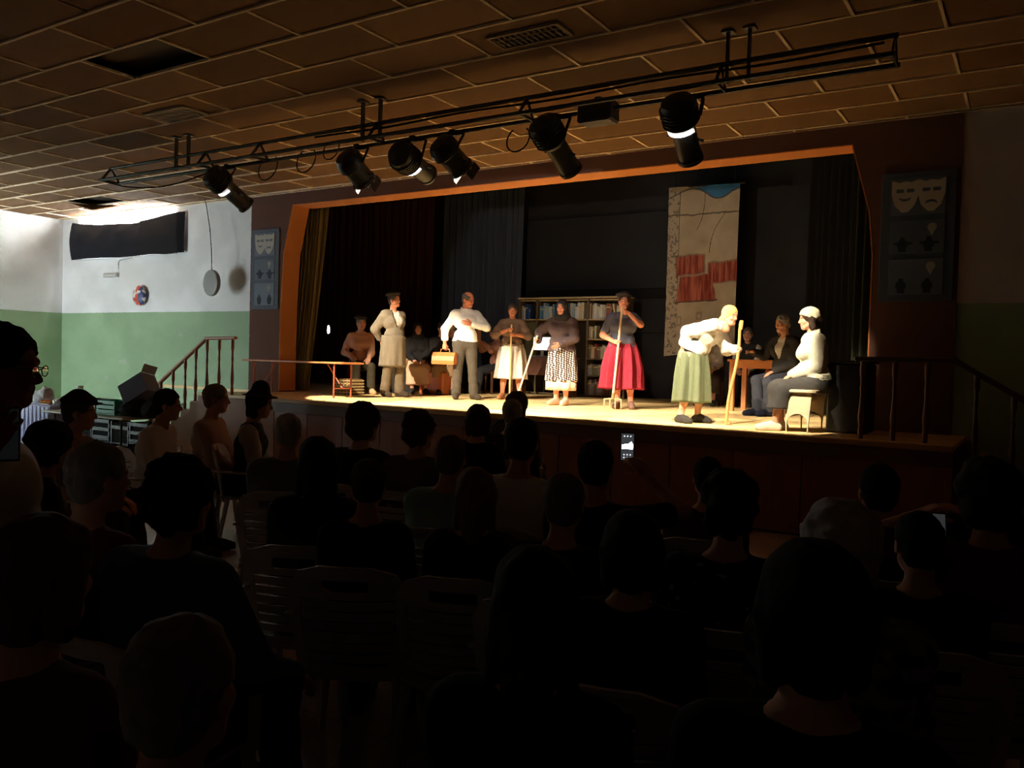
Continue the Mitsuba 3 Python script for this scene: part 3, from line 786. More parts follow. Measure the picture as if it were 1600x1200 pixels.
def rot_axis(axis, deg):
    return trimesh.transformations.rotation_matrix(math.radians(deg), axis)[:3, :3]

def frame(Y, Z):
    Y = nrm(Y); X = nrm(np.cross(Y, Z)); Z = np.cross(X, Y)
    return np.stack([X, Y, Z], 1)

def figure(label, loc, heading, h=1.68, sit=None, lean=4, side=0, twist=0, head=(0, 0, 0), hands=None, poles=None, feet=None, knees=None, fat=1.0, woman=False, old=False,
           skin=SKIN, hair=('short', (.05, .04, .035)), hat=None, top=None, bottom=None, shoes=(.03, .03, .03), fine=True, group=None, extra=None, bow=0, handkind=None, palms=None, res=None, glasses=False, neck=0, drop=0, headat=False):
    """One person. Local frame: x right, y ahead, z up, origin on the ground under the hips; everything is turned by heading (0 looks to the stage, 90 to the right)."""
    res = res or (.0125 if fine else .021)
    kk = .022 if fine else .03
    X, Yv, Z = vec(1, 0, 0), vec(0, 1, 0), vec(0, 0, 1)
    P = vec(0, 0, (.52 * h if sit is None else sit + .052 * h) - drop)
    R1 = rot_axis(Yv, side) @ rot_axis(X, -lean)
    R2 = rot_axis(Z, twist) @ R1 @ rot_axis(X, -bow)
    mid = P + R1 @ vec(0, 0, .15 * h)
    N = mid + R2 @ vec(0, -.004 * h, .155 * h)
    sw = (.091 if woman else .099) * h * (.55 + .45 * fat)
    ch = mid + R2 @ vec(0, .004 * h, .055 * h)
    sh = {s: N + R2 @ vec(sgn * sw, 0, -.034 * h) for s, sgn in (('L', -1), ('R', 1))}
    Rh = rot_axis(Z, twist - head[0]) @ rot_axis(X, head[1]) @ rot_axis(Yv, head[2])
    hs = h / 1.70 * (.97 if woman else 1.0)
    hc = N + R2 @ vec(0, .010 * h, .050 * h) + Rh @ vec(0, .022 * hs + neck, .100 * hs)
    hips = {s: P + vec(sgn * .052 * h, 0, -.012 * h) for s, sgn in (('L', -1), ('R', 1))}
    hands = dict(hands or {}); poles = poles or {}; handkind = handkind or {}; palms = palms or {}
    W, E, HR, HK = {}, {}, {}, {}
    for s, sgn in (('L', -1), ('R', 1)):
        g = hands.get(s)
        if g is None:
            g = ('at', (sgn * (sw + .045 * h), .03 * h, .49 * h)) if sit is None else ('at', (sgn * .06 * h, .20 * h, P[2] + .055 * h))
        pole = vec(*poles.get(s, (sgn * .45, -.8, -.35)))
        if g[0] == 'rod':
            pt, ax = vec(*g[1]), nrm(g[2])
            Yd = pt - sh[s]; Yd = nrm(Yd - ax * (Yd @ ax))
            if len(g) > 3:
                Yd = vec(*g[3]); Yd = nrm(Yd - ax * (Yd @ ax))
            Xd = -ax if s == 'R' else ax
            Zd = np.cross(Xd, Yd)
            tgt = pt - Yd * .078 * hs + Zd * .030 * hs
            e, w = ik(sh[s], tgt, .172 * h, .152 * h, pole)
            W[s], E[s], HR[s], HK[s] = w, e, np.stack([Xd, Yd, Zd], 1), 'grip'
        else:
            e, w = ik(sh[s], vec(*g[1]), .172 * h, .152 * h, pole)
            W[s], E[s], HK[s] = w, e, handkind.get(s, 'relaxed')
            Yd = nrm(w - e)
            pal = vec(*palms.get(s, (-sgn * .9, .1, -.1) if sit is None else (-sgn * .15, .1, -1)))
            HR[s] = frame(Yd, -(pal - Yd * (pal @ Yd)))
    feet = feet or {}
    A, K, TO = {}, {}, {}
    for s, sgn in (('L', -1), ('R', 1)):
        f = feet.get(s, (sgn * .065 * h, .0, sgn * 10) if sit is None else (sgn * .075 * h, .27 * h, sgn * 8))
        fz = f[3] if len(f) > 3 else 0
        an = vec(f[0], f[1], .046 * h + fz)
        K[s], A[s] = ik(hips[s], an, (.237 if sit is None else .245) * h, (.222 if sit is None else .232) * h, vec(*(knees or {}).get(s, (sgn * .12, 1, .1 if sit is None else .6))))
        TO[s] = A[s] + rot_axis(Z, -f[2]) @ vec(0, .105 * h, -.030 * h)
    r = h
    belly = R1 @ vec(0, .012 * h * fat, .075 * h) + P
    torso = [('c', P + vec(-.045 * r, 0, 0), P + vec(.045 * r, 0, 0), .066 * r * fat, .066 * r * fat), ('c', belly + R1 @ vec(-.030 * r, 0, 0), belly + R1 @ vec(.030 * r, 0, 0), .063 * r * fat, .063 * r * fat),
             ('c', ch + R2 @ vec(-.050 * r, 0, 0), ch + R2 @ vec(.050 * r, 0, 0), .064 * r * (.6 + .4 * fat), .064 * r * (.6 + .4 * fat)), ('c', mid, ch, .062 * r * fat, .062 * r),
             ('c', sh['L'] * .86 + sh['R'] * .14, sh['R'] * .86 + sh['L'] * .14, .038 * r, .038 * r), ('c', N + R2 @ vec(-.03 * r, -.005, -.022 * r), N + R2 @ vec(.03 * r, -.005, -.022 * r), .036 * r, .036 * r)]
    if woman:
        torso += [('e', ch + R2 @ vec(sg * .040 * r, .052 * r, -.012 * r), (.036 * r * fat, .034 * r, .036 * r)) for sg in (-1, 1)]
    neckp = [('c', N + R2 @ vec(0, -.004, -.02 * h), hc + Rh @ vec(0, -.035, -.10) * hs, .038 * r, .030 * r)]
    armp = {s: [('c', sh[s], E[s], .034 * r, .026 * r), ('c', E[s], W[s], .027 * r, .0165 * r)] for s in 'LR'}
    legp = {s: [('c', hips[s], K[s], .055 * r * (.6 + .4 * fat), .034 * r), ('c', K[s], K[s] * .55 + A[s] * .45 + (R1 @ vec(0, -.006 * r, 0)), .034 * r, .033 * r), ('c', K[s] * .6 + A[s] * .4, A[s], .031 * r, .021 * r)] for s in 'LR'}
    footp = {s: [('c', A[s] + (TO[s] - A[s]) * vec(-.22, -.22, 0) + vec(0, 0, -.022 * h), A[s] + (TO[s] - A[s]) * vec(.3, .3, 0) + vec(0, 0, -.020 * h), .024 * r, .024 * r), ('c', A[s], TO[s] * .6 + A[s] * .4, .023 * r, .022 * r), ('c', TO[s] * .7 + A[s] * .3 + vec(0, 0, -.002 * h), TO[s] + vec(0, 0, .004 * h), .026 * r, .019 * r)] for s in 'LR'}
    body = blob(torso + neckp + armp['L'] + armp['R'] + legp['L'] + legp['R'] + footp['L'] + footp['R'], res, kk)
    hm, hcol = head_mesh(fine, woman, old)
    parts, cols = [body], [np.ones((len(body.vertices), 3))]
    Mh = np.eye(4); Mh[:3, :3] = Rh * hs; Mh[:3, 3] = hc
    parts.append(placed(hm, Mh)); cols.append(hcol)
    for s in 'LR':
        m = hand_mesh(HK[s], s == 'R', fine)
        M = np.eye(4); M[:3, :3] = HR[s] * (h / 1.70 * (.92 if woman else 1.0)); M[:3, 3] = W[s]
        parts.append(placed(m, M)); cols.append(np.ones((len(m.vertices), 3)))
    an = -math.radians(heading)
    G = np.eye(4); G[:2, :2] = [[math.cos(an), -math.sin(an)], [math.sin(an), math.cos(an)]]
    if headat:
        loc = (loc[0] - (G[:3, :3] @ hc)[0], loc[1] - (G[:3, :3] @ hc)[1], loc[2])
    G[:3, 3] = loc
    key = thing('person', label, 'person', group)
    def put(name, m, col, parent=key, mat='matte', vcol=None, smooth=True):
        return add(name, placed(m, G), col, mat, parent, smooth=smooth, vcol=vcol)
    put('body', mk(*parts), None, vcol=np.vstack(cols) * np.array(skin))
    # clothes
    infl = lambda pr, d: [(p[0], p[1], p[2], p[3] + d, p[4] + d) if p[0] == 'c' else (p[0], p[1], tuple(np.array(p[2]) + d)) for p in pr]
    bot = bottom or dict(kind='trousers', col=(.03, .03, .035))
    cr = res
    if bot['kind'] == 'trousers':
        pr = infl(torso[:1], .012) + sum([infl(legp[s], .014 * bot.get('wide', 1.0)) for s in 'LR'], [])
        pr += [('c', K[s] * .3 + A[s] * .7, A[s] + vec(0, 0, .012 * h), .037 * r * bot.get('wide', 1.0), .036 * r * bot.get('wide', 1.0)) for s in 'LR']
        pl = [(P + R1 @ vec(0, 0, .075 * h), R1 @ Z)]
        pl.append((vec(0, 0, .034 * h), vec(0, 0, -1)))
        put('trousers', blob(pr, cr, kk, pl, wr=.007, wf=8, seed=3, ws=(1, 1, .7)), bot['col'])
    elif bot['kind'] == 'skirt':
        hem = bot.get('hem', .28 * h)
        if sit is None:
            zt = P[2] + .068 * h
            tw = P + R1 @ vec(0, 0, .068 * h)
            tw[:2] = P[:2] + (tw[:2] - P[:2]) * .35
            n, m = 22, 72
            th = np.linspace(0, 2 * np.pi, m, endpoint=False)
            rings = []
            nf, am, hr = bot.get('folds', 11), bot.get('amp', .014), bot.get('r', .15 * h)
            rs = np.random.default_rng(bot.get('seed', 2)); ph = rs.uniform(0, 6, 4)
            hcx = bot.get('shift', (0, 0))
            for i in range(n):
                t = i / (n - 1)
                z = hem + (tw[2] - hem) * t
                b = 1 - t
                prof = min(1, b / .22) ** .7
                rx = (.094 * h * fat + .008) * (1 - prof) + prof * ((hr * .80 if bot.get('barrel') else .112 * h * fat) * (1 - b) + hr * b)
                ry = (.072 * h * fat + .008) * (1 - prof) + prof * ((hr * .68 if bot.get('barrel') else .098 * h * fat) * (1 - b) + hr * .84 * b)
                f = 1 + am / .15 * min(1, b * 1.6 + .15) * (np.sin(nf * th + ph[0] + .8 * np.sin(3 * th + ph[1])) + .5 * np.sin((nf * 2 + 1) * th + ph[2] + 2 * b))
                cx = np.array([tw[0] * t + hcx[0] * b, tw[1] * t + hcx[1] * b])
                rings.append(np.stack([cx[0] + rx * f * np.cos(th), cx[1] + ry * f * np.sin(th), np.full(m, z) + .006 * np.sin(3 * th + ph[3]) * b], 1))
            put('skirt', loft(rings), bot['col'], mat=bot.get('mat', 'matte'))
            if 'under' in bot:
                rings2 = [np.stack([hcx[0] + hr * .93 * np.cos(th) * (1 + .05 * np.sin(9 * th)), hcx[1] + hr * .80 * np.sin(th) * (1 + .05 * np.sin(9 * th)), np.full(m, z)], 1) for z in (hem - bot['under'][0], hem - bot['under'][0] * .5, hem + .02)]
                put('underskirt', loft(rings2), bot['under'][1])
            if 'belt' in bot:
                bw = bot.get('beltw', .022)
                rr = [np.stack([tw[0] + (.094 * h * fat + q) * np.cos(th), tw[1] + (.076 * h * fat + q) * np.sin(th), np.full(m, tw[2] + z)], 1) for q, z in ((.010, -bw), (.020, -bw + .002), (.020, .02), (.008, .022))]
                put('belt', loft(rr), bot['belt'])
        else:
            pr = infl(torso[:1], .014)
            for s in 'LR':
                pr += [('c', hips[s], K[s], .070 * r, .058 * r, .06), ('c', K[s], K[s] + (A[s] - K[s]) * bot.get('fall', .6), .060 * r, .074 * r, .06)]
            pr += [('c', (K['L'] + K['R']) / 2, (K['L'] + K['R']) / 2 + ((A['L'] + A['R']) / 2 - (K['L'] + K['R']) / 2) * bot.get('fall', .6), .05 * r, .055 * r, .06)]
            kq = (K['L'] + K['R']) / 2; aq = (A['L'] + A['R']) / 2
            put('skirt', blob(pr, cr, .05, [(P + R1 @ vec(0, 0, .06 * h), R1 @ Z), (kq + (aq - kq) * bot.get('fall', .6), aq - kq)], wr=.009, wf=9, seed=3), bot['col'], mat=bot.get('mat', 'matte'))
    tp = top or dict(col=(.2, .2, .2))
    sl = tp.get('sleeve', 'long')
    cf = {'long': .95, 'three': .30, 'short': 0.0}[sl]
    th = tp.get('thick', .011)
    pr = infl(torso, th)
    for s in 'LR':
        w = E[s] + (W[s] - E[s]) * cf
        up = sh[s] + (E[s] - sh[s]) * (1.0 if sl != 'short' else .72)
        pr += [('c', sh[s], up, .034 * r + th + .003, .029 * r + th + .002)]
        if cf:
            pr += [('c', E[s], w, .028 * r + th, .0205 * r + th * .8)]
            if tp.get('puff'):
                pr += [('e', sh[s] * .4 + E[s] * .6, (.05 * r,) * 3)]
    if tp.get('untuck'):
        pr += [('c', P + vec(-.045 * r, 0, -tp['untuck']), P + vec(.045 * r, 0, -tp['untuck']), .070 * r * fat + th, .070 * r * fat + th)]
    lowz = P + R1 @ vec(0, 0, tp.get('low', .022 * h) - tp.get('untuck', 0))
    if tp.get('open'):      # a jacket or coat open at the front, over a shirt
        inner = blob(infl(torso[:6], .006), cr, kk, [(N + R2 @ vec(0, 0, .010 * h), R2 @ vec(0, -.25, 1)), (lowz, -(R1 @ Z))])
        put('shirt', inner, tp['open'])
        pr += [('-c', N + R2 @ vec(0, .085 * h, .03 * h), mid + R2 @ vec(0, .10 * h, .0), .072 * h, .030 * h, .01)]
    pl = [(N + R2 @ vec(0, 0, .016 * h), R2 @ vec(0, -.35, 1)), (lowz, -(R1 @ Z))]
    if tp.get('vneck'):
        pr += [('-c', N + R2 @ vec(0, .07 * h, .02 * h), N + R2 @ vec(0, .085 * h, -.06 * h), .034 * h, .010 * h, .008)]
    put(tp.get('name', 'shirt' if not tp.get('open') else 'jacket'), blob(pr, cr, kk, pl, wr=tp.get('wr', .009), wf=7, seed=int(h * 1000) % 97, ws=(1, 1, 1.3)), tp['col'], mat=tp.get('mat', 'matte'))
    if tp.get('collar') is not None:
        an_ = np.linspace(-2.6, 2.6, 22)
        ring = [[N + R2 @ vec((.040 * h + q) * math.sin(a), (.040 * h + q) * math.cos(a) - .004 * h, z * h - .010 * h * math.cos(a)) for a in an_] for q, z in ((.006, .004), (.012, .030), (.018, .028), (.020, .0))]
        g = np.array(ring); n_, m_ = g.shape[:2]
        i, j = np.meshgrid(np.arange(n_ - 1), np.arange(m_ - 1), indexing='ij')
        q = np.stack([i * m_ + j, i * m_ + j + 1, (i + 1) * m_ + j + 1, (i + 1) * m_ + j], -1).reshape(-1, 4)
        put('collar', trimesh.Trimesh(g.reshape(-1, 3), np.vstack([q[:, [0, 1, 2]], q[:, [0, 2, 3]]]), process=False), tp['collar'])
    if tp.get('vest') is not None:
        pv = infl(torso, th + .010) + [('-c', N + R2 @ vec(0, .085 * h, .03 * h), mid + R2 @ vec(0, .11 * h, .0), .045 * h, .012 * h, .01)]
        pv += [('-e', sh[s] + R2 @ vec(sg * .02 * h, 0, -.01 * h), (.052 * h,) * 3, None, .01) for s, sg in (('L', -1), ('R', 1))]
        put('vest', blob(pv, cr, kk, pl, wr=.004), tp['vest'])
    if tp.get('coat'):      # the skirt of a long coat
        hem, rad = tp['coat']
        n, m = 14, 60
        tha = np.linspace(0, 2 * np.pi, m, endpoint=False)
        rings = []
        for i in range(n):
            t = i / (n - 1); b = 1 - t
            z = hem + (P[2] + .075 * h - hem) * t
            f = 1 + .05 * b * np.sin(7 * tha + 1) + .03 * b * np.sin(12 * tha)
            rx, ry = .122 * h * fat * t + rad * b, .104 * h * fat * t + rad * .86 * b
            rings.append(np.stack([P[0] * t + rx * f * np.cos(tha), P[1] * t + ry * f * np.sin(tha) - .02 * b, np.full(m, z)], 1))
        put('coat_skirt', loft(rings), tp['col'])
    # shoes
    if shoes is not None:
        for s in 'LR':
            pf = infl(footp[s], .007)
            if feet.get(s, ())[3:]:
                pls = []
            else:
                pls = [(vec(0, 0, .003), vec(0, 0, -1))]
            pls.append((A[s] + vec(0, 0, .022 * h), vec(0, 0, 1)))
            put('shoe', blob(pf, min(cr, .012) if fine else cr, .012, pls), shoes)
    if hair:
        hmsh = hair_mesh(hair[0], fine)
        hv = np.array(hmsh.vertices)
        st = .45 + 1.1 * meshkit.fbm(hv * (70, 70, 24), 3, int(h * 1000) % 31)
        put('hair', placed(hmsh, Mh), None, vcol=st[:, None] * np.array(hair[1]))
    if hat:
        put({'scarf': 'headscarf', 'topscarf': 'headscarf', 'hood': 'hood', 'beret': 'beret', 'flatcap': 'cap', 'brim': 'hat'}[hat[0]], placed(hair_mesh(hat[0], fine), Mh), hat[1])
    if glasses:
        ms = []
        for sx in (-1, 1):
            a = np.linspace(0, 2 * np.pi, 17)
            ms.append(tube(np.stack([sx * .032 + .021 * np.cos(a), np.full(17, .103), -.004 + .016 * np.sin(a)], 1), .0016, 5, caps=False))
            ms.append(tube([(sx * .053, .101, .002), (sx * .076, .06, .004), (sx * .078, -.01, .002)], .0018, 5))
        ms.append(tube([(-.011, .103, 0), (0, .106, .002), (.011, .103, 0)], .0016, 5))
        put('glasses', placed(mk(*ms), Mh), (.02, .02, .02), mat='satin')
        for sx in (-1, 1):
            put('lens', placed(trimesh.Trimesh(np.array([(sx * .032 + .0195 * math.cos(q), .103, -.004 + .0145 * math.sin(q)) for q in np.linspace(0, 2 * math.pi, 17)[:-1]] + [(sx * .032, .104, -.004)]),
                [[i, (i + 1) % 16, 16] for i in range(16)], process=False), Mh), None, parent=key + '__glasses', mat='lens_glass', smooth=False)
    to_world = lambda q: (G[:3, :3] @ vec(*q) + G[:3, 3])
    return dict(key=key, loc=loc, world=to_world, W=W, hc=hc, G=G, put=put, N=N, P=P)

bsdf('lens_glass', {'type': 'thindielectric'}, two=False)

# ---------------------------------------------------------------- the actors in the light
def checks(p, n, uv):
    a, b = p.x * .8 + p.y * .8, p.z
    s = dr.sin(a * 150 + 4 * noise(a * 12, b * 30)) + dr.sin(b * 190 + a * 60)
    return mix((.80, .74, .66), (.055, .035, .035), smoothstep(-.45, .05, s))
bsdf('checked_cloth', {'type': 'principled', 'base_color': proc(checks), 'roughness': 0.9, 'specular': 0.1})

F1 = figure('man standing in a long grey coat and white shirt, hands behind his back', (-9.12, 10.62, SZ), 100, 1.72, lean=-2, head=(-8, 8, 0), hands={'L': ('at', (-.04, -.20, .90)), 'R': ('at', (.10, -.20, .92))},
            poles={'L': (-1, -.5, 0), 'R': (1, -.25, 0)}, palms={'L': (0, 1, 0), 'R': (0, 1, 0)}, feet={'L': (-.10, .06, -8), 'R': (.12, -.05, 12)}, skin=lin((214, 150, 118)), hair=('short', (.06, .05, .045)), hat=('beret', (.03, .025, .022)),
            top=dict(col=lin((128, 118, 102)), open=(.82, .80, .76), name='coat', coat=(.50, .235), wr=.012, thick=.022), bottom=dict(kind='trousers', col=lin((116, 102, 84)), wide=1.35), shoes=lin((70, 60, 50)))
F2 = figure('standing man in a white shirt and dark trousers holding a tan leather bag', (-8.0, 11.1, SZ), 132, 1.76, lean=2, twist=0, head=(-34, -14, 4), hands={'R': ('rod', (.33, .02, .83), (-.8, .6, 0), (.1, 0, -1)), 'L': ('at', (-.06, .24, 1.23))},
            poles={'L': (-1, .1, -.5), 'R': (.5, -1, 0)}, palms={'L': (.7, -.7, 0)}, feet={'R': (.13, 0, 14), 'L': (-.16, .03, -16)}, skin=lin((196, 128, 98)), hair=('ring', (.08, .07, .065)),
            top=dict(col=(.86, .85, .82), collar=(.86, .85, .82), wr=.014, thick=.016), bottom=dict(kind='trousers', col=lin((78, 71, 62)), wide=1.2), shoes=lin((62, 54, 44)), glasses=True, fat=1.06)
F3 = figure('woman in a brown blouse and pale skirt holding an upright stick with both hands', (-7.6, 11.9, SZ), 150, 1.63, lean=1, head=(0, -6, 0), woman=True, fat=1.15, hands={'R': ('rod', (.0, .27, 1.17), (0, .06, 1)), 'L': ('rod', (.0, .275, 1.09), (0, .06, 1))},
            poles={'L': (-1, -.1, -.6), 'R': (1, -.1, -.6)}, feet={'R': (.14, .02, 14), 'L': (-.16, 0, -12)}, skin=lin((206, 140, 108)), hair=('short', (.04, .03, .028)), hat=('scarf', (.05, .04, .04)),
            top=dict(col=lin((128, 106, 90)), sleeve='three', wr=.012, thick=.016, puff=1), bottom=dict(kind='skirt', col=lin((212, 202, 190)), hem=.35, r=.27, folds=8, amp=.018, belt=lin((70, 58, 52))), shoes=lin((150, 104, 70)))
F4 = figure('standing woman in a dark hooded shawl and checked skirt leaning on a cane', (-6.2, 11.14, SZ), 168, 1.60, lean=3, head=(6, -4, 0), woman=True, old=True, fat=1.22, hands={'R': ('rod', (.36, .20, .98), (-.30, -.05, 1)), 'L': ('at', (-.06, .27, .93))},
            poles={'L': (-1, -.3, -.2), 'R': (1, -.4, -.5)}, palms={'L': (.2, -1, -.1)}, feet={'R': (.06, .03, 20), 'L': (-.08, 0, 2)}, skin=lin((212, 150, 124)), hair=('short', (.25, .22, .2)), hat=('hood', (.03, .027, .03)),
            top=dict(col=lin((92, 78, 80)), wr=.016, thick=.022, puff=1, untuck=.03), bottom=dict(kind='skirt', col=None, mat='checked_cloth', barrel=1, hem=.37, r=.25, folds=9, amp=.012, under=(.14, lin((232, 196, 172)))), shoes=lin((198, 170, 150)))
F5 = figure('standing woman in a dark short-sleeved shirt and red skirt holding a garden fork', (-5.2, 11.15, SZ), 158, 1.68, lean=2, head=(-6, 8, -4), woman=True, fat=1.15, hands={'R': ('rod', (.04, .27, .97), (-.07, -.02, 1)), 'L': ('rod', (-.02, .24, 1.40), (-.07, -.02, 1))},
            poles={'L': (-1, .1, -.9), 'R': (.9, -.2, -.6)}, feet={'R': (.04, .0, 12), 'L': (-.15, 0, -10)}, skin=lin((218, 150, 122)), hair=('short', (.05, .035, .03)), hat=('beret', (.035, .028, .028)),
            top=dict(col=lin((92, 92, 108)), sleeve='short', vneck=1, wr=.012, thick=.016, untuck=.0), bottom=dict(kind='skirt', col=lin((150, 46, 62)), barrel=1, hem=.29, r=.275, folds=10, amp=.030, seed=4), shoes=lin((120, 92, 80)))
F6 = figure('bent old woman in a white blouse and green skirt leaning on a long crooked stick', (-3.46, 9.32, SZ), 88, 1.58, lean=26, bow=36, head=(28, -8, 0), woman=True, old=True, fat=1.18, neck=.03, drop=.015,
            hands={'L': ('rod', (.02, .56, .86), (0, .02, 1)), 'R': ('at', (.15, -.06, .83))}, poles={'L': (-.4, .2, -1), 'R': (.5, -1.0, .35)}, palms={'R': (-.9, .3, 0)}, feet={'R': (.14, -.06, 30), 'L': (-.12, .06, 20)}, skin=lin((220, 164, 132)),
            hair=('short', (.3, .28, .26)), hat=('scarf', lin((222, 190, 112))), top=dict(col=(.86, .84, .78), wr=.020, thick=.026, puff=1, low=.05), bottom=dict(kind='skirt', col=lin((106, 113, 86)), barrel=1, hem=.24, r=.24, folds=7, amp=.020, belt=(.02, .02, .02), beltw=.075, seed=6, shift=(.0, .03)), shoes=lin((60, 58, 54)))
F7 = figure('woman in a cream cardigan and patterned headscarf sitting on the white bench', (-2.02, 9.22, SZ), 243, 1.60, sit=.46, lean=8, head=(0, -4, 0), woman=True, fat=1.1, hands={'L': ('at', (-.05, .24, .60)), 'R': ('at', (.06, .25, .60))},
            feet={'L': (-.07, .44, -4), 'R': (.06, .34, 8)}, skin=lin((220, 164, 136)), hair=('bob', (.045, .028, .02)), hat=('topscarf', lin((206, 196, 166))),
            top=dict(col=lin((238, 232, 206)), wr=.014, thick=.026, name='cardigan', untuck=.04, collar=lin((238, 232, 206))), bottom=dict(kind='skirt', col=lin((76, 74, 72)), fall=.56), shoes=lin((226, 214, 200)))
F8 = figure('grey-haired man in a dark suit sitting by the wooden table', (-2.98, 11.75, SZ), 212, 1.74, sit=.47, lean=6, head=(0, -4, 0), old=True, fat=1.1, hands={'R': ('at', (.34, .30, .88)), 'L': ('at', (-.06, .28, .62))},
            feet={'R': (.08, .42, 14), 'L': (-.06, .34, 4)}, skin=lin((200, 150, 124)), hair=('short', (.26, .25, .24)), top=dict(col=lin((54, 52, 50)), open=(.75, .73, .70), thick=.02, untuck=.02), bottom=dict(kind='trousers', col=lin((58, 60, 68)), wide=1.25), shoes=lin((30, 34, 50)))

# what they hold
def cane(label, cat, p, q, r0, r1, col, name='walking_stick', wob=.0, knob=True):
    p, q = vec(*p), vec(*q)
    t = np.linspace(0, 1, 16)
    w = nrm(np.cross(q - p, (0, 1, 0)))
    pts = p + (q - p) * t[:, None] + w * (wob * np.sin(t * 7))[:, None]
    k = thing(name, label, cat)
    add('shaft', tube(pts, r0 + (r1 - r0) * t, 10), col, parent=k, smooth=40)
    return k, pts
def held(F, s, off=(0, 0, 0)):
    return F['world'](F['W'][s] + np.asarray(off))
# upright stick between the hands of the woman in the apron
a = F3['world']((0, .272 - .02, .03)); b = F3['world']((.0, .28, 1.26))
k, _ = cane('pale upright stick held before the pale apron skirt', 'stick', a + vec(0, 0, -.03), b, .017, .015, lin((212, 180, 130)), 'wooden_stick')
p0 = F4['world']((.36, .20, .98)); ax = nrm(F4['G'][:3, :3] @ nrm((-.30, -.05, 1)))
bt = p0 - ax * ((p0[2] - SZ) / ax[2])
k, _ = cane('pale cane slanting from the hooded woman down to the stage floor', 'walking stick', bt, p0 + ax * .05, .014, .016, lin((232, 214, 186)), 'walking_stick')
add('knob', trimesh.creation.icosphere(2, .022).apply_translation(p0 + ax * .06), lin((224, 200, 170)), parent=k, smooth=True)
# garden fork
p0 = F5['world']((.04, .27, .97)); ax = nrm(F5['G'][:3, :3] @ nrm((-.07, -.02, 1)))
k = thing('garden_fork', 'four-pronged garden fork with a long pale handle standing beside the red skirt', 'garden fork')
add('handle', tube([p0 - ax * (p0[2] - SZ - .17), p0, p0 + ax * .50], [.018, .017, .015], 10), lin((230, 206, 172)), parent=k, smooth=40)
f0 = p0 - ax * (p0[2] - SZ - .17)
rt_ = nrm(vec(_r[0], _r[1], 0)); fw_ = nrm(vec(-f0[0], -f0[1], 0))
add('socket', tube([f0 + ax * .07, f0 - ax * .02], [.021, .024], 10), lin((150, 120, 84)), parent=k, smooth=40)
add('crossbar', tube([f0 + rt_ * s * .12 - vec(0, 0, .015 + .012 * (s * s)) for s in np.linspace(-1, 1, 9)], .012, 8), lin((206, 172, 124)), 'satin', k, smooth=40)
for s in (-1, -.33, .33, 1):
    b0 = f0 + rt_ * s * .12 - vec(0, 0, .02)
    add('tine', tube([b0, b0 + fw_ * .03 - vec(0, 0, .06), b0 + fw_ * .05 - vec(0, 0, .11), b0 + fw_ * .09 - vec(0, 0, .142)], [.011, .010, .008, .004], 7), lin((206, 172, 124)), 'satin', k, smooth=40)
# crooked staff of the old woman
p0 = F6['world']((.02, .56, .86))
tpt, bpt = p0 + vec(.012, .01, .30), vec(p0[0] - .12, p0[1] + .02, SZ + .01)
k, pts = cane('long rough crooked stick gripped by the bent old woman', 'walking stick', bpt, tpt, .019, .017, lin((186, 146, 92)), 'walking_stick', wob=.016)
add('knot', tube([tpt - vec(0, 0, .07), tpt, tpt + vec(.004, 0, .035)], [.018, .026, .020], 10), lin((202, 162, 104)), parent=k, smooth=40)
add('foot', tube([bpt + vec(.0, 0, .0), bpt + vec(.05, .0, .012)], [.026, .018], 8), lin((170, 128, 80)), parent=k, smooth=40)
# leather bag of the man in the white shirt
g0 = F2['world']((.33, .02, .83)); d = nrm(F2['G'][:3, :3] @ vec(-.8, .6, 0)); c_ = nrm(np.cross(d, (0, 0, 1)))
k = thing('leather_bag', 'tan leather doctor bag hanging from the hand of the man in the white shirt', 'bag')
M = np.eye(4); M[:3, 0], M[:3, 1], M[:3, 2], M[:3, 3] = d, np.cross((0, 0, 1), d), (0, 0, 1), g0
prof = Polygon([(-.085, -.255), (.085, -.255), (.09, -.20), (.075, -.13), (.035, -.075), (-.035, -.075), (-.075, -.13), (-.09, -.20)]).buffer(.008, 3)
bag = extrude(prof, -.20, .20); v = np.array(bag.vertices); bag.vertices = np.stack([v[:, 1], -v[:, 0], v[:, 2]], 1)
tan = lin((188, 104, 52))
add('body', placed(bag, M), tan, 'satin', k, smooth=40)
add('frame_clasp', placed(mk(box(-.19, .19, -.040, .040, -.078, -.062, .004), box(-.03, .03, -.05, .05, -.10, -.072, .004)), M), lin((120, 84, 50)), 'satin', k)
add('handle', placed(tube([(-.085, 0, -.07), (-.075, 0, -.02), (-.03, 0, .0), (.03, 0, .0), (.075, 0, -.02), (.085, 0, -.07)], .010, 8), M), lin((150, 92, 50)), 'satin', k, smooth=40)
for s in (-1, 1):
    add('end_strap', placed(box(s * .2085 - .003, s * .2085 + .003, -.02, .02, -.25, -.09), M), lin((150, 92, 50)), 'satin', k)

